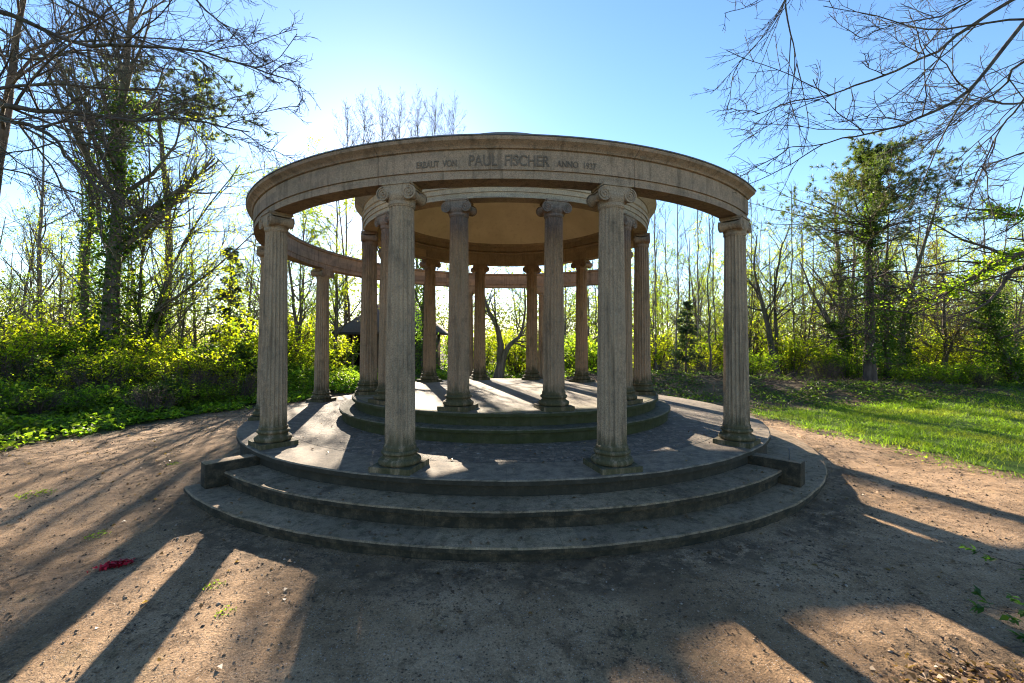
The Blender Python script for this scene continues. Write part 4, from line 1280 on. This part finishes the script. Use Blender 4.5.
fr = foot(1190, 10.5)
bough_tree("ivy_bough_tree", 53, [fr + Vector((0, 0, -.3)), at(1180, 280, 10.5), at(1170, 150, 10.5), at(1160, 0, 10.5)], 0.30, [
    (L((1180, 290, 10.5), (1090, 245, 10.3), (1024, 255, 10.2), (985, 268, 10.2), (950, 288, 10.2), (920, 299, 10.3), (890, 300, 10.4)), 0.13, 0.02, 0.9),
    (L((1182, 300, 10.5), (1090, 275, 10.0), (1024, 268, 9.8), (995, 288, 9.8), (970, 309, 9.8), (935, 318, 9.9)), 0.085, 0.012, 0.8),
    (L((1176, 230, 10.5), (1090, 200, 10.6), (1024, 213, 10.8), (980, 206, 11), (930, 206, 11.2)), 0.08, 0.012, 0.9),
], B_red, "tree beyond the right edge whose thick ivy grown bough reaches in at mid height", m1=14, trop=0.02, ivy_idx=(0, 2), thin=1.0)

# ------------------------------------------------------------------ bushes
BY = make_bush("leafy_bush", 61, 1.6, 1.6, L_yell, 30, 0.080, 2)
BY2 = make_bush("leafy_bush", 62, 1.35, 1.7, L_yell, 32, 0.072, 2)
BG = make_bush("leafy_bush", 63, 1.3, 1.4, L_green, 28, 0.080, 2)
BG2 = make_bush("leafy_bush", 64, 0.85, 1.3, L_green, 26, 0.075, 2)
BT = make_bush("twiggy_bush", 65, 1.2, 1.3, L_green, 34, 0.05, 1, B_twig, twig_only=True)
left_b = [  # (proto, px, depth, scale, rotation, words)
    (BG2, 14, 8.2, .75, "low green bush at the left edge, rooted beside the path"),
    (BY2, 48, 9.2, .62, "yellow green bush below the row of thin saplings"),
    (BG2, 80, 8.8, .7, "low green bush at the path edge, in front of the tall ivy tree"),
    (BY2, 92, 10.2, .9, "bright yellow bush directly in front of the ivy trees"),
    (BG, 30, 10.6, 1.1, "green bush deeper in the thicket below the leaning trunk"),
    (BY2, 8, 11.6, 1.15, "tall yellow green bush at the left edge, second row"),
    (BY, 52, 12.2, 1.0, "tall yellow green bush below the thin saplings, second row"),
    (BY, 150, 12.6, 1.05, "tall yellow bush right behind the foot of the many stemmed tree"),
    (BY2, 110, 11.8, 1.1, "tall yellow bush covering the foot of the tall ivy tree"),
    (BY, 134, 10.8, .8, "bright yellow bush in front of the many stemmed tree"),
    (BG2, 128, 9.5, .7, "low green bush at the middle of the path edge"),
    (BY2, 168, 10.9, .85, "yellow bush in the middle of the thicket, right of the many stemmed tree"),
    (BG2, 172, 9.9, .65, "small dark green bush in front of the yellow ones"),
    (BY, 202, 11.6, .8, "yellow bush below the young spruce, on its left"),
    (BY2, 232, 12.0, .9, "yellow bush below the young spruce, beside the left column"),
    (BG2, 215, 10.8, .7, "low green bush nearest the left column"),
    (BG, 66, 12.0, 1.25, "tall green bush behind the yellow ones, left of the ivy trunk"),
    (BG, 186, 13.0, 1.05, "tall green bush between the many stemmed tree and the spruce"),
    (BY, 250, 13.6, 1.0, "tall yellow bush hiding the foot of the spruce"),
    (BG, -20, 10.0, 1.0, "green bush cut by the left edge"),
    (BT, 40, 8.3, .5, "bare twiggy bush at the near end of the thicket"),
    (BT, 150, 9.1, .6, "bare twiggy bush amid the low greenery"),
    (BG, 298, 14.2, .75, "green bush between the two left columns"),
    (BY2, 312, 15.5, 1.1, "yellow bush behind the left rear column"),
    (BG2, 345, 15.2, .6, "low green bush in front of the shed"),
    (BG, 276, 16, 1.1, "big green bush behind the leftmost columns"),
    (BY, 336, 18, .95, "yellow bush hiding the left corner of the shed"),
    (BG2, 440, 16.0, .55, "low green bush below the shed's right eave"),
    (BY, 516, 19, 1.25, "bright yellow bush seen through the middle of the temple"),
    (BY2, 478, 20, 1.3, "yellow bush left of the crooked tree"),
    (BG, 548, 18, 1.2, "green bush seen between the two rear columns"),
    (BG, 592, 15.5, 1.45, "dark green bush seen between the right columns of the temple"),
    (BG, 575, 16.5, 1.35, "green bush behind the rear right column"),
]
BE = make_bush("evergreen_bush", 66, 1.3, 1.3, L_ivy, 26, 0.095, 3)
left_b += [(BY, 16, 11.0, 1.3, "tallest yellow green bush, rising at the left edge below the saplings"), (BY2, 72, 12.6, 1.55, "tall loose yellow bush just left of the ivy trunk foot"), (BY, -12, 9.9, 1.1, "yellow green bush mostly cut off by the left edge"), (BY, 262, 14.4, 1.45, "tall yellow bush rising right beside the left column"), (BT, 25, 9.8, 1.0, "bare brown twigs standing amid the left bushes, near the edge"), (BT, 100, 9.7, .8, "bare brown twigs in front of the tall ivy tree"), (BT, 190, 10.6, .85, "bare brown twigs in the middle of the left bushes"), (BT, 240, 11.2, .7, "bare brown twigs beside the left column"),
    (BE, 62, 9.9, .8, "dark glossy evergreen bush amid the yellow ones, left half of the thicket"), (BE, 222, 12.6, 1.1, "dark glossy evergreen bush below the spruce"), (BE, 160, 9.9, .55, "small dark evergreen bush near the path edge"), (BE, 118, 13.2, 1.2, "dark evergreen bush at the foot of the ivy trunk")]
right_b = [
    (BY, 652, 19, 1.3, "yellow bush behind the bank, next to the dome columns"),
    (BY2, 704, 19, 1.3, "yellow bush behind the small bluish spruce"),
    (BG, 752, 15.8, 1.0, "green bush on the bank just right of the rightmost column"),
    (BY, 790, 18, 1.15, "yellow bush below the curved tree"),
    (BT, 826, 15.2, .85, "bare brown brushwood bush left of the pine"),
    (BY2, 822, 18.5, 1.2, "yellow bush behind the brown brushwood"),
    (BG, 846, 16.5, 1.0, "green bush at the foot of the pale branching tree"),
    (BY, 918, 17.6, 1.2, "yellow bush behind the ivy covered trunks"),
    (BG2, 908, 14.9, .8, "low green bush right of the pine foot"),
    (BG2, 936, 14.8, .95, "low green bush below the russet tree"),
    (BG2, 965, 15.2, .9, "low green bush left of the ivy mound"),
    (BY2, 960, 18.5, 1.2, "yellow bush behind the russet tree"),
    (BG, 1012, 15.8, 1.05, "green bush at the right edge under the ivy mound"),
    (BT, 985, 14.6, .5, "bare twigs at the lawn edge below the ivy mound"),
    (BT, 668, 14.2, .55, "bare twigs on the bank beside the dome columns"),
    (BT, 706, 14.0, .5, "bare twigs on the bank below the bluish spruce"),
    (BT, 768, 14.2, .45, "bare twigs on the bank right of the rightmost column"),
    (BT, 800, 14.4, .55, "bare twigs heaped on the bank between column and pine"),
]
rng = np.random.default_rng(5)
for pr, px, d, s, lab in left_b + right_b:
    spawn(pr, foot(px, d), float(rng.uniform(0, 6.28)), s, lab, "bush")
far_b = [(-60, 22), (5, 21), (60, 22), (120, 21), (175, 22), (240, 23), (300, 24), (330, 28), (460, 27), (505, 28), (545, 26), (600, 24), (640, 26), (675, 25), (715, 26), (750, 25), (785, 27), (830, 25), (865, 26), (895, 25), (930, 26), (965, 25), (1000, 25), (1040, 24)]
for i, (px, d) in enumerate(far_b):
    spawn((BY, BY2, BG)[i % 3], foot(px, d), float(rng.uniform(0, 6.28)), float(rng.uniform(1.3, 1.9)), "distant leafy bush in the understorey " + ("behind the left thicket" if px < 320 else "seen through the temple" if px < 640 else "beyond the lawn and bank"), "bush", "distant bushes " + ("on the left" if px < 320 else "behind the temple" if px < 640 else "on the right"))

# the far edge of the wood, an uncountable mass of spring leaves and thin stems
rng = np.random.default_rng(91)
fg, sg = Geo(), Geo()
M = 190000
px = rng.uniform(-140, 1160, M); d = rng.uniform(45, 92, M)
hz = rng.gamma(1.9, 2.8, M)
X = np.array([ray(a, 343)[0] for a in px]) * d + CAM[0]; Y = d + CAM[1]
dens = fbm(X * 0.16, hz * 0.25 + Y * 0.05, 44, 4)
k = (dens + rng.normal(0, .04, M) > 0.42) & (hz < 4.5 + 9 * fbm(X * .12, Y * .12, 46, 3))
P = np.stack([X, Y, ground_h(X, Y) + hz * 1.0], 1)[k]
V, F = leaf_cards(P, 0.30, rng, 0.3, 1.3); fg.add(V, F)
o = link("far_wood", fg.mesh("far_wood", False), L_far); tag(o, "hazy mass of spring leaves along the far edge of the wood", "woodland", kind="stuff")
# ------------------------------------------------------------------ the shed behind the temple
def mat_wood(name, c1, c2):
    t = NT(name); p = t.coord("Object")
    a = t.noise(t.mapping(p, (14, 14, 1.2)), 1.0, 5, 0.65)
    x, y, z = t.xyz(p)
    pl = smoothmask(t, t.math('ABSOLUTE', t.math('SUBTRACT', t.math('FRACT', t.math('MULTIPLY', t.math('ADD', x, y), 7.0)), 0.5)), 0.44, 0.49)
    c = t.mix(a, c1, c2); c = t.mix(t.math('MULTIPLY', pl, 0.8), c, (0.008, 0.007, 0.006))
    return t.done(t.principled(c, 0.85, t.bump(a, 0.4, 0.01), 0.2))
def mat_rooftile():
    t = NT("roof_tiles"); p = t.coord("Object")
    b = t.n("TexBrick"); t.l(t.mapping(p, (4, 4, 4)), b.inputs["Vector"])
    b.inputs["Color1"].default_value = (0.15, 0.10, 0.075, 1); b.inputs["Color2"].default_value = (0.22, 0.15, 0.115, 1); b.inputs["Mortar"].default_value = (0.03, 0.02, 0.02, 1)
    c = t.mix(t.math('MULTIPLY', t.noise(p, 3, 5), 0.7), b.outputs["Color"], (0.10, 0.10, 0.085))
    return t.done(t.principled(c, 0.85, t.bump(b.outputs["Fac"], 0.6, 0.02), 0.2))
W_dark = mat_wood("dark_boards", (0.030, 0.024, 0.019), (0.065, 0.05, 0.038)); W_pale = mat_wood("pale_posts", (0.14, 0.10, 0.065), (0.24, 0.18, 0.12)); M_tile = mat_rooftile()
sp = foot(396, 22.5); shed = empty("timber_shed", sp)
tag(shed, "low dark timber shed with a tiled hipped roof, seen behind the temple on the left", "shed")
HW, HD, EH, RH = 2.35, 1.6, 1.75, 3.25
mb = MB(); box(mb, -HW + .3, HW - .25, HD - .38, HD - .3, -0.2, EH); 
o = mb.build("wall", W_dark, shed); fix_normals(o)
for sx in (-1, 1):
    mb = MB(); box(mb, sx * (HW - .3) - .04, sx * (HW - .3) + .04, -HD + .35, HD - .385, -0.2, EH); fix_normals(mb.build("wall", W_dark, shed))
mb = MB(); box(mb, -0.9, HW - .35, -HD + .3, -HD + .38, -0.2, EH); fix_normals(mb.build("wall", W_dark, shed))
for x in (-HW + .35, -1.75, -1.25):
    mb = MB(); box(mb, x - .05, x + .05, -HD + .26, -HD + .36, -0.2, EH); bevel(fix_normals(mb.build("post", W_pale, shed)), 0.01)
mb = MB(); box(mb, -HW + .35, -1.0, -HD + .27, -HD + .34, 0.75, 0.83); bevel(fix_normals(mb.build("rail", W_pale, shed)), 0.01)
rv = [(-HW - .25, -HD - .2, EH), (HW + .25, -HD - .2, EH), (HW + .25, HD + .2, EH), (-HW - .25, HD + .2, EH), (-0.9, 0, RH), (0.9, 0, RH)]
rv += [(x, y, z + .09) for x, y, z in rv]
rf = [[0, 1, 5, 4][::-1], [1, 2, 5][::-1], [2, 3, 4, 5][::-1], [3, 0, 4][::-1], [6, 7, 11, 10], [7, 8, 11], [8, 9, 10, 11], [9, 6, 10], [0, 1, 7, 6], [1, 2, 8, 7], [2, 3, 9, 8], [3, 0, 6, 9]]
fix_normals(obj("roof", rv, rf, M_tile, shed))
mb = MB(); box(mb, -HW - .2, HW + .2, -HD - .235, -HD - .203, EH - .05, EH + .08); fix_normals(mb.build("fascia", W_dark, shed))

# ------------------------------------------------------------------ low greenery, grass, litter
rng = np.random.default_rng(101)
def scatter(name, n, xr, yr, mask, size, hfun, mat, label, cat, seedn=3, up=0.8, aspect=1.3, clump=(1.1, 0.42)):
    X = rng.uniform(*xr, n); Y = rng.uniform(*yr, n)
    m = mask(X, Y) & (fbm(X * clump[0], Y * clump[0], seedn, 4) + rng.normal(0, 0.05, n) > clump[1])
    X, Y = X[m], Y[m]
    Z = ground_h(X, Y) + hfun(X, Y) * rng.uniform(0.0, 1.0, len(X)) ** 0.6
    V, F = leaf_cards(np.stack([X, Y, Z], 1), size, rng, up, aspect)
    g = Geo(); g.add(V, F)
    o = link(name, g.mesh(name, False), mat); tag(o, label, cat, kind="stuff"); return o
hd = lambda X, Y: 0.07 + (0.15 + 1.5 * np.clip(fbm(X * 1.1, Y * 1.1, 8) - 0.25, 0, 1)) * np.clip((thicket_x(Y) - X) / 3.2, 0, 1)
scatter("ground_cover", 170000, (-16, -3.4), (-7.5, 6.0), lambda X, Y: (thicket_x(Y) - X + (fbm(X * 1.6, Y * 1.6, 61) - 0.47) * 1.5 > 0) & (rng.uniform(0, 1, len(X)) < np.clip(1.25 - (thicket_x(Y) - X) / 8, 0.2, 1)), 0.085, hd, L_low, "low leafy ground cover along the left edge of the path", "ground cover", 61, 0.9, 1.25, (1.4, 0.36))
scatter("undergrowth", 90000, (-20, 24), (4.6, 18), lambda X, Y: (Y > 4.9 + (fbm(X, Y, 71) - .5) * 1.2) & ((X < 4.0) | (Y > 7.0 - 0.03 * X)), 0.10, lambda X, Y: 0.08 + 0.55 * np.clip(fbm(X * .9, Y * .9, 18) - 0.3, 0, 1), L_low, "low green undergrowth on the woodland floor behind the temple", "undergrowth", 63, 0.8, 1.4, (0.9, 0.42))
scatter("bank_ivy", 60000, (0, 18), (1.8, 8.0), lambda X, Y: (X > 1.0) & (np.hypot(X, Y) > 5.2) & (lawn_mask(X, Y, (fbm(X * 1.4, Y * 1.4, 33) - 0.47) * 1.3) < 0.1) & (X > 4.6 - 0.6 * (Y - 2)), 0.055, lambda X, Y: 0.05 + 0.10 * fbm(X * 2, Y * 2, 19), L_ivy, "creeping ivy and weeds on the twiggy bank", "ivy", 65, 0.9, 1.2, (1.0, 0.46))
# dry sticks on the bank
n = 1600
X = rng.uniform(1.0, 14, n); Y = 4.9 - 0.06 * (X - 4) + rng.normal(0, 0.95, n)
a = rng.uniform(0, 6.28, n); Ls = rng.uniform(0.15, 0.7, n); e = rng.normal(0.12, 0.22, n)
b0 = np.stack([X, Y, ground_h(X, Y) + 0.02], 1); dd = np.stack([np.cos(a) * np.cos(e), np.sin(a) * np.cos(e), np.sin(np.abs(e))], 1)
P = b0[:, None] + dd[:, None] * (Ls[:, None] * np.linspace(0, 1, 4)[None])[..., None] + rng.normal(0, 0.012, (n, 4, 3))
V, F = tubes(P, np.tile(np.linspace(.008, .003, 4), (n, 1)), 3); g = Geo(); g.add(V, F)
o = link("dry_sticks", g.mesh("dry_sticks"), B_twig); tag(o, "litter of dry brown sticks over the bank", "sticks", kind="stuff")

# grass blades
def blades(n, xr, yr, extra, hmin, hmax, w):
    X = rng.uniform(*xr, n); Y = rng.uniform(*yr, n)
    j = (fbm(X * 1.4, Y * 1.4, 33) - 0.47) * 1.3 + (fbm(X * 6, Y * 6, 35) - 0.47) * 0.35
    mk = lawn_mask(X, Y, j)
    keep = (mk + rng.normal(0, extra, n) > 0) & (fbm(X * 2.2, Y * 2.2, 37) + rng.normal(0, .08, n) > 0.40)
    X, Y = X[keep], Y[keep]; m = len(X)
    h = rng.uniform(hmin, hmax, m) * (0.6 + 0.8 * fbm(X * 1.7, Y * 1.7, 39)); a = rng.uniform(0, 6.28, m)
    s = np.stack([np.cos(a), np.sin(a), np.zeros(m)], 1) * w
    ln = np.stack([rng.normal(0, .4, m), rng.normal(0, .4, m), np.ones(m)], 1) * h[:, None]
    b0 = np.stack([X, Y, ground_h(X, Y)], 1)
    ln2 = ln * np.array([1.9, 1.9, 0.92])
    V = np.stack([b0 - s, b0 + s, b0 + ln * .55 + s * .8, b0 + ln2 + s * .15, b0 + ln2 - s * .15, b0 + ln * .55 - s * .8], 1).reshape(-1, 3)
    o_ = (np.arange(m) * 6)[:, None]
    return V, np.concatenate([o_ + np.array([[0, 1, 2, 5]]), o_ + np.array([[5, 2, 3, 4]])])
g = Geo()
V, F = blades(95000, (4.9, 11), (-7.5, 4.5), 0.16, .045, .10, .0035); g.add(V, F)
V, F = blades(70000, (9, 26), (-5, 8), 0.2, .06, .13, .007); g.add(V, F)
o = link("grass", g.mesh("grass", False), L_grass); tag(o, "short spring grass growing on the lawn", "grass", kind="stuff")

scatter("lawn_weeds", 30000, (4.9, 16), (-7, 5), lambda X, Y: lawn_mask(X, Y, (fbm(X * 1.4, Y * 1.4, 33) - 0.47) * 1.3) > -0.35, 0.034, lambda X, Y: 0.03 + 0 * X, L_low, "small flat weeds and clover leaves among the lawn grass", "weeds", 67, 1.2, 1.2, (1.5, 0.46))
# dry leaves on the ground
def flat_leaves(X, Y, size, lift=0.004, curl=0.5):
    m = len(X)
    P = np.stack([X, Y, ground_h(X, Y) + lift], 1)
    V, F = leaf_cards(P, size, rng, 2.2, 1.5, None, curl)
    return V, F
n = 26000
X = rng.uniform(-9, 8, n); Y = rng.uniform(-7.6, 4, n)
rr = np.hypot(X, Y)
pr = 0.07 + 0.55 * np.exp(-np.abs(rr - 5.1) / 0.35) * (Y < -1) + 0.8 * np.exp(-np.abs(thicket_x(Y) - X) / 0.5) + 0.25 * (fbm(X * .8, Y * .8, 81) > 0.55)
k = (rr > 5.0) & (rng.uniform(0, 1, n) < pr) & (X < lawn_x(Y) + 1.5) & (X > thicket_x(Y) - 0.8)
V, F = flat_leaves(X[k], Y[k], 0.030 * rng.uniform(.5, 1.4, int(k.sum()))); g = Geo(); g.add(V, F)
o = link("fallen_leaves", g.mesh("fallen_leaves", False), L_dead); tag(o, "dry brown leaves scattered thinly over the dirt path", "fallen leaves", kind="stuff")
n = 1500
X = 2.55 - np.abs(rng.normal(0, .30, n)) + rng.normal(0, .12, n); Y = -6.27 + rng.normal(0, .10, n) + 0.15 * rng.uniform(0, 1, n) ** 3
V, F = flat_leaves(X, Y, 0.031 * rng.uniform(.5, 1.4, n), 0.0, 0.35); V[:, 2] += np.repeat(rng.uniform(0, 0.05, n) * np.exp(-((X - 2.5) ** 2 / .2 + (Y + 6.25) ** 2 / .06)), 4)
g = Geo(); g.add(V, F)
o = link("leaf_heap", g.mesh("leaf_heap", False), L_dead); tag(o, "heap of dry brown leaves at the lower right corner", "leaf heap", kind="stuff")
# a few leaves on the temple floors and steps
n = 260
a = rng.uniform(-62, 62, n); ring = rng.choice(3, n, p=[.35, .3, .35])
rad = np.where(ring == 0, rng.uniform(4.68, 4.94, n), np.where(ring == 1, rng.uniform(4.37, 4.63, n), rng.uniform(3.0, 4.2, n)))
zz = np.where(ring == 0, Z1, np.where(ring == 1, Z2, Z3)) + 0.004
k = ~((ring == 1) & (np.abs(a) > 40)) & ~((ring == 0) & (a < -44))
P = np.stack([rad * np.sin(np.radians(a)), -rad * np.cos(np.radians(a)), zz], 1)[k]
V, F = leaf_cards(P, 0.035, rng, 2.5, 1.5, None, 0.4); g = Geo(); g.add(V, F)
o = link("step_leaves", g.mesh("step_leaves", False), L_dead); tag(o, "small dry leaves lying on the temple steps and platform", "fallen leaves", kind="stuff")

# pebbles
n = 30000
X = rng.uniform(-7, 6.2, n); Y = rng.uniform(-7.9, 1.5, n); k = (np.hypot(X, Y) > 5.02) & (X < lawn_x(Y)) & (X > thicket_x(Y)); X, Y = X[k], Y[k]; n = len(X)
s = np.exp(rng.normal(-5.25, 0.45, n))[:, None, None]
oc = np.array([[1, 0, 0], [0, 1, 0], [-1, 0, 0], [0, -1, 0], [0, 0, .7], [0, 0, -.5]], float)[None] * s * rng.uniform(.6, 1.3, (n, 6, 1))
V = (np.stack([X, Y, ground_h(X, Y) + 0.003], 1)[:, None] + oc).reshape(-1, 3)
F = (np.arange(n) * 6)[:, None, None] + np.array([[0, 1, 4], [1, 2, 4], [2, 3, 4], [3, 0, 4], [1, 0, 5], [2, 1, 5], [3, 2, 5], [0, 3, 5]])[None]
def mat_peb():
    t = NT("pebble"); r = t.n("NewGeometry").outputs["Random Per Island"]
    return t.done(t.principled(t.ramp(r, [(0, (0.035, 0.023, 0.015)), (0.62, (0.12, 0.08, 0.05)), (0.9, (0.24, 0.18, 0.13)), (1, (0.34, 0.28, 0.22))]), 0.85))
o = link("pebbles", new_mesh("pebbles", V, F.reshape(-1, 3).astype(np.int32), True), mat_peb()); tag(o, "small pebbles and crumbs of soil on the path", "pebbles", kind="stuff")

# red petals
n = 230
u = rng.normal(0, 1, n); w_ = rng.normal(0, 1, n)
X = -2.93 + 0.036 * u + 0.012 * w_; Y = -4.985 + 0.022 * u + 0.024 * w_
t = NT("red_petal"); rnd = t.n("NewGeometry").outputs["Random Per Island"]
mred = t.done(t.principled(t.mix(rnd, (0.50, 0.008, 0.022), (0.28, 0.004, 0.012)), 0.6))
V, F = flat_leaves(X, Y, 0.03, 0.006, 0.5); V[:, 2] += np.repeat(rng.uniform(0, .02, n), 4); g = Geo(); g.add(V, F)
o = link("red_petals", g.mesh("red_petals", False), mred); tag(o, "small patch of crimson petals on the dirt at the left", "petals", kind="stuff")

# weed tufts on the path
def tuft(name, n, r, h, mat):
    a = rng.uniform(0, 6.28, n); q = r * np.sqrt(rng.uniform(0, 1, n))
    P = np.stack([q * np.cos(a), q * np.sin(a), rng.uniform(0, h, n)], 1)
    V, F = leaf_cards(P, 0.024, rng, 0.9, 1.8); g = Geo(); g.add(V, F)
    return link(name, g.mesh(name, False), mat)
WE = tuft("weed_tuft", 110, 0.16, 0.03, L_low); WE2 = tuft("weed_tuft", 34, 0.09, 0.015, L_low)
for pr, x, y, s, lab in ((WE, -4.97, -3.62, 1.0, "largest weed tuft, alone on the path at the left"), (WE2, -3.55, -4.45, 1.0, "small weed tuft on the path right of the larger one"), (WE2, -2.02, -5.25, .8, "tiny weed tuft between the two long column shadows"), (WE2, -4.3, -2.6, .9, "small weed tuft near the left end block"), (WE2, -1.75, -5.55, .7, "tiny weed tuft in the sunlit strip below the steps")):
    spawn(pr, (x, y, float(ground_h(x, y))), 0.5, s, lab, "weed")

# leafy sprigs reaching in at the right edge
def sprig(pts, label, seed, nleaf=7, ls=0.055):
    r = np.random.default_rng(seed); b = Vector(pts[0]); root = empty("leafy_sprig")
    P = resample(rel(pts, b), 14); sg, lg = Geo(), Geo()
    V, F = tubes(P[None], np.linspace(.005, .002, 14)[None], 5); sg.add(V, F)
    Q, QR = grow(P[None], np.linspace(.004, .002, 14)[None], 7, (0.35, 1.0), (0.10, 0.16), (60, 10), 5, 0.08, (0, 0, -0.05), .6, r, .0018, .08)
    V, F = tubes(Q, QR, 3); sg.add(V, F)
    pts_, d_, _, _ = along(Q, nleaf, r, 0.25, 1.0); V, F = leaf_cards(pts_, ls, r, 1.2, 1.9, d_); lg.add(V, F)
    part(root, "stem", sg, B_twig); part(root, "leaves", lg, L_sprig, False)
    return place(root, b, label=label, cat="plant")
g1 = foot(1115, 3.2); g2 = foot(1110, 2.75); g3 = foot(1080, 2.45)
sprig([g1, at(1085, 560, 3.1), at(1030, 566, 3.0), at(982, 553, 2.95)], "upper leafy sprig reaching in over the sunlit dirt at the right edge", 1, 9, 0.05)
sprig([g2, at(1070, 600, 2.7), at(1020, 612, 2.65), at(984, 606, 2.6)], "middle leafy sprig in the shade at the right edge", 2, 9, 0.05)
sprig([g3, at(1060, 640, 2.42), at(1035, 645, 2.4), at(1006, 648, 2.4)], "lowest leafy sprig above the leaf heap at the right edge", 3, 9, 0.045)
# ------------------------------------------------------------------ camera, light, sky
cam = bpy.data.cameras.new("camera"); co = bpy.data.objects.new("camera", cam); COL.objects.link(co)
cam.sensor_width = 36; cam.lens = 432.49 / 1024 * 36; cam.clip_end = 2000; cam.clip_start = 0.05
cam.shift_y = -7.8 / 1024
co.matrix_world = Matrix.Translation((-0.0131, -8.3, 1.6431)) @ Matrix.Rotation(-0.0155, 4, 'Z') @ Matrix.Rotation(math.pi / 2 + 0.0225, 4, 'X') @ Matrix.Rotation(0.0023, 4, 'Z')
SC.camera = co
SUN_AZ, SUN_EL = -15.2, 20.3          # azimuth from +Y, negative to the left
sd = bpy.data.lights.new("sun", 'SUN'); so = bpy.data.objects.new("sun", sd); COL.objects.link(so)
sd.energy = 5.0; sd.angle = R(0.53); sd.color = (1.0, 0.87, 0.70)
dirv = Vector((math.sin(R(SUN_AZ)) * math.cos(R(SUN_EL)), math.cos(R(SUN_AZ)) * math.cos(R(SUN_EL)), math.sin(R(SUN_EL))))
so.rotation_euler = dirv.to_track_quat('Z', 'Y').to_euler()
so.location = dirv * 60
w = bpy.data.worlds.new("World"); SC.world = w; w.use_nodes = True
nt = w.node_tree; nt.nodes.clear()
sky = nt.nodes.new("ShaderNodeTexSky"); sky.sky_type = 'NISHITA'; sky.sun_disc = False
sky.sun_elevation = R(SUN_EL); sky.sun_rotation = R(SUN_AZ)
sky.air_density = 1.0; sky.dust_density = 0.17; sky.ozone_density = 1.6; sky.altitude = 500
bg = nt.nodes.new("ShaderNodeBackground"); bg.inputs[1].default_value = 0.070
wo = nt.nodes.new("ShaderNodeOutputWorld")
hs = nt.nodes.new('ShaderNodeHueSaturation'); hs.inputs['Saturation'].default_value = 1.17; hs.inputs['Hue'].default_value = 0.504
nt.links.new(sky.outputs[0], hs.inputs['Color']); nt.links.new(hs.outputs[0], bg.inputs[0]); nt.links.new(bg.outputs[0], wo.inputs[0])
SC.view_settings.view_transform = 'Standard'; SC.view_settings.look = 'None'
SC.view_settings.exposure = 2.27; SC.view_settings.gamma = 1; SC.view_settings.use_curve_mapping = False
SC.render.engine = 'CYCLES'
c = SC.cycles
c.use_denoising = True
c.filter_width = 1.1
try: c.denoiser = 'OPENIMAGEDENOISE'
except Exception: pass
c.max_bounces = 7; c.diffuse_bounces = 4; c.glossy_bounces = 2; c.transmission_bounces = 4; c.transparent_max_bounces = 6
c.sample_clamp_indirect = 6; c.caustics_reflective = False; c.caustics_refractive = False
c.use_adaptive_sampling = True; c.adaptive_threshold = 0.02
